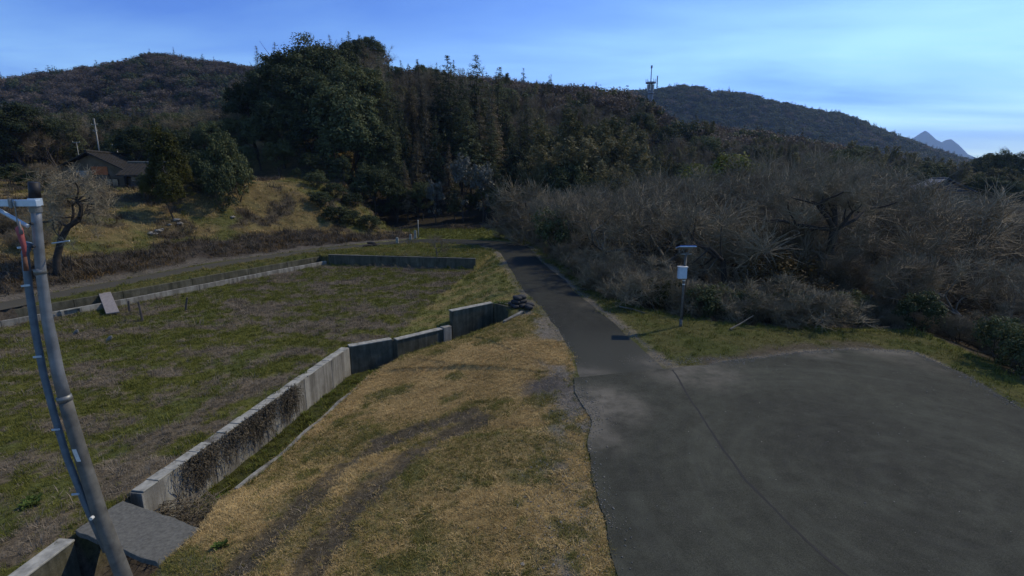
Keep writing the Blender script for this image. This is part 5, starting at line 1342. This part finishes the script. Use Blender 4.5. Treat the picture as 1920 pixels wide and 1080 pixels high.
turf_mass('verge_grass', 44000, (-31, 19), (12, 70), lambda x, y: ~inside(x, y, FIELD) & ~inside(x, y, BROWN) & ~inside(x, y, DITCH) & ~inside(x, y, CHANNEL) & ~inside(x, y, BANK) & (~inside(x, y, RIVER) | (pdist(x, y, THICK) < 2.5)), label='short grass of the verges beside the path', grow=.5)
turf_mass('bank_grass', 40000, (-90, -12), (20, 74), lambda x, y: inside(x, y, BANK) & (x > -y * 1.5 - 1), scale=(1.5, 2.8), label='dry yellow grass and brown brush on the bank')
# gravel crumbling from the edges
def pebble():
    bm = bmesh.new(); bmesh.ops.create_icosphere(bm, subdivisions=1, radius=.011)
    for v in bm.verts: v.co *= random.uniform(.7, 1.3); v.co.z *= .6
    me = bpy.data.meshes.new('pebble'); bm.to_mesh(me); bm.free(); me.materials.append(M['tar_edge']); return me
ed = [(resample(ROAD_R[1:9], .008), .11, .8), (resample(ROAD_L[1:7], .012), .12, .6), (resample(LOT[9:15], .005), .14, .9), (resample(LOT[2:7], .01), .12, .5)]
pts = np.concatenate([np.c_[l_ + rng.normal(size=l_.shape) * w] [rng.random(len(l_)) < d] for l_, w, d in ed])
pts = np.concatenate([pts, rng.normal(size=(1500, 2)) * np.array([.45, .9]) + np.array([1.9, 14.6]), rng.normal(size=(1500, 2)) * np.array([.5, 1.2]) + np.array([1.1, 9.8]), rng.normal(size=(900, 2)) * np.array([1.2, .35]) + np.array([7.2, 18.6]), rng.uniform(size=(160, 2)) * np.array([12, 13]) + np.array([2.5, 6.5])])
k = len(pts); s = rng.lognormal(0, .4, k); z = np.where(inside(pts[:, 0], pts[:, 1], LOT) | inside(pts[:, 0], pts[:, 1], ROADPOLY), .045, height(pts[:, 0], pts[:, 1]) + .01)
scatter('gravel', np.c_[pts, z], np.stack([np.zeros(k), np.zeros(k), rng.uniform(0, 6.28, k)], -1), np.stack([s, s, s], -1), rng.integers(0, 4, k), [pebble() for _ in range(4)], 'pale gravel crumbling along the asphalt edges')
# dead vines hanging over the long wall
segs = []
for i in range(560):
    t_ = rng.choice([rng.normal(.17, .035), rng.normal(.30, .05), rng.normal(.42, .045), rng.normal(.56, .022)]); t_ = float(np.clip(t_, .03, .66)); p = lerp(A, B_, t_)
    z = rng.uniform(-1.0, -.9); q = np.array([p[0] + .03 + rng.uniform(0, .1), p[1], z]); ln = rng.uniform(.25, 1.25) * (1 if t_ < .6 else .6)
    for s_ in range(5):
        q2 = q + np.array([rng.normal() * .04 + .012, rng.normal() * .09, -ln / 5]); q2[0] = max(q2[0], np.interp(q2[1], [A[1], B_[1]], [A[0], B_[0]]) + .02)
        segs.append((*q, .008, *q2, .006)); q = q2
for i in range(420):                      # the heap of dead stems fallen between the wall's end and the slab
    q = np.array([rng.uniform(-9.5, -8.0), rng.uniform(11.0, 12.5), 0]); q[2] = H(q[0], q[1]) * .35 - 1.35 * .65 + rng.uniform(-.3, .12)
    a_ = rng.uniform(0, 6.28); ln = rng.uniform(.15, .6); q2 = q + np.array([math.cos(a_) * ln, math.sin(a_) * ln, rng.normal() * .1]); segs.append((*q, .010, *q2, .006))
Vv, Fv = tubes_np(np.array(segs), 3)
k = 3600; pk = np.array(segs)[rng.integers(0, len(segs), k)]; C = pk[:, :3] + rng.normal(size=(k, 3)) * np.array([.03, .06, .06]); C[:, 0] += .03
Vl, Fl = leaf_quads(C, rand_dirs(k), rng.uniform(.02, .05, k), .5)
vv, ff = join_np([(Vv, Fv), (Vl, Fl)])
o = mesh_obj('dead_vines', vv, ff, M['dead_stalk']); tag(o, 'tangle of dead grey vines hanging over the long pale wall', kind='stuff')
# broadleaf weeds in the ditch and by the near wall
def weed_proto():
    C = []; V = []; F_ = []
    for i in range(26):
        a = 6.28 * i / 13 + random.uniform(-.2, .2); l_ = random.uniform(.18, .34); w = l_ * .16; e = random.uniform(.3, .9)
        d = np.array([math.cos(a) * math.cos(e), math.sin(a) * math.cos(e), math.sin(e)]); s_ = np.array([-math.sin(a), math.cos(a), 0]); n0 = len(V)
        V += [(0, 0, 0), tuple(d * l_ * .5 + s_ * w), tuple(d * l_ - np.array([0, 0, .05])), tuple(d * l_ * .5 - s_ * w)]; F_.append((n0, n0 + 1, n0 + 2, n0 + 3))
    return mesh_data('weed_leaves', V, F_, M['weed'])
wp = weed_proto()
for i, (px, py, z_, lab) in enumerate(((430, 916, -2.1, 'bright broad-leaved weed nearest the slab in the ditch'), (447, 905, -2.1, 'bright broad-leaved weed in the ditch, second from the slab'), (412, 922, -2.1, 'bright broad-leaved weed in the ditch, closest to the wall'), (55, 940, -1, 'clump of bright weeds in the field behind the utility pole'), (408, 1034, -.8, 'dark green weed tuft in the dry grass near the slab'), (50, 950, -1, 'low bright weeds in the field beside the larger clump'))):
    x, y = at(px, py, z_); e = tag(empty('weed', (x, y, H(x, y) + .02)), lab, 'weed', 'broad-leaved weeds'); s_ = random.uniform(.5, .75); e.scale = (s_,) * 3
    link(bpy.data.objects.new('leaves', wp), e)
    e2 = link(bpy.data.objects.new('leaves', wp), e); e2.location = (.2, .1, 0); e2.rotation_euler = (0, 0, 1)
# fallen branches at the thicket foot
for i, (px, py, l_, a, lab) in enumerate(((1390, 612, 1.6, .5, 'pale fallen branch left of the lot corner under the thicket'), (1130, 545, 3.0, -.5, 'thin pale pole lying along the verge under the thicket'), (1185, 580, 1.7, -.9, 'second thin pale pole lying on the verge left of the gauge post'))):
    x, y = at(px, py, .1); o = MB().tube([(-l_ / 2, 0, .06), (0, .06, .2 if i < 2 else .08), (l_ / 2, 0, .5 if i < 2 else .06)], [.045, .035, .02], 7).build('fallen_branch', M['bark_grey'])
    o.location = (x, y, H(x, y) + .02); o.rotation_euler = (0, 0, a); tag(o, lab, 'branch', 'fallen branches')
# ------------------------------------------------------------------ haze
hz_ = MB().box((0, 4000, 300), (18000, 9600, 640)).build('haze', None)
hz_.data.materials.clear()
m = bpy.data.materials.new('haze_air'); m.use_nodes = True; n, l = m.node_tree.nodes, m.node_tree.links
n.remove(n['Principled BSDF']); pv = n.new('ShaderNodeVolumePrincipled'); pv.inputs['Density'].default_value = 1.1e-4; pv.inputs['Color'].default_value = (.42, .64, 1, 1)
pv.inputs['Anisotropy'].default_value = .25; l.new(pv.outputs[0], n['Material Output'].inputs['Volume']); hz_.data.materials.append(m)
tag(hz_, 'thin bluish air between the near wood and the distant mountain', kind='stuff')
scene.cycles.volume_bounces = 0
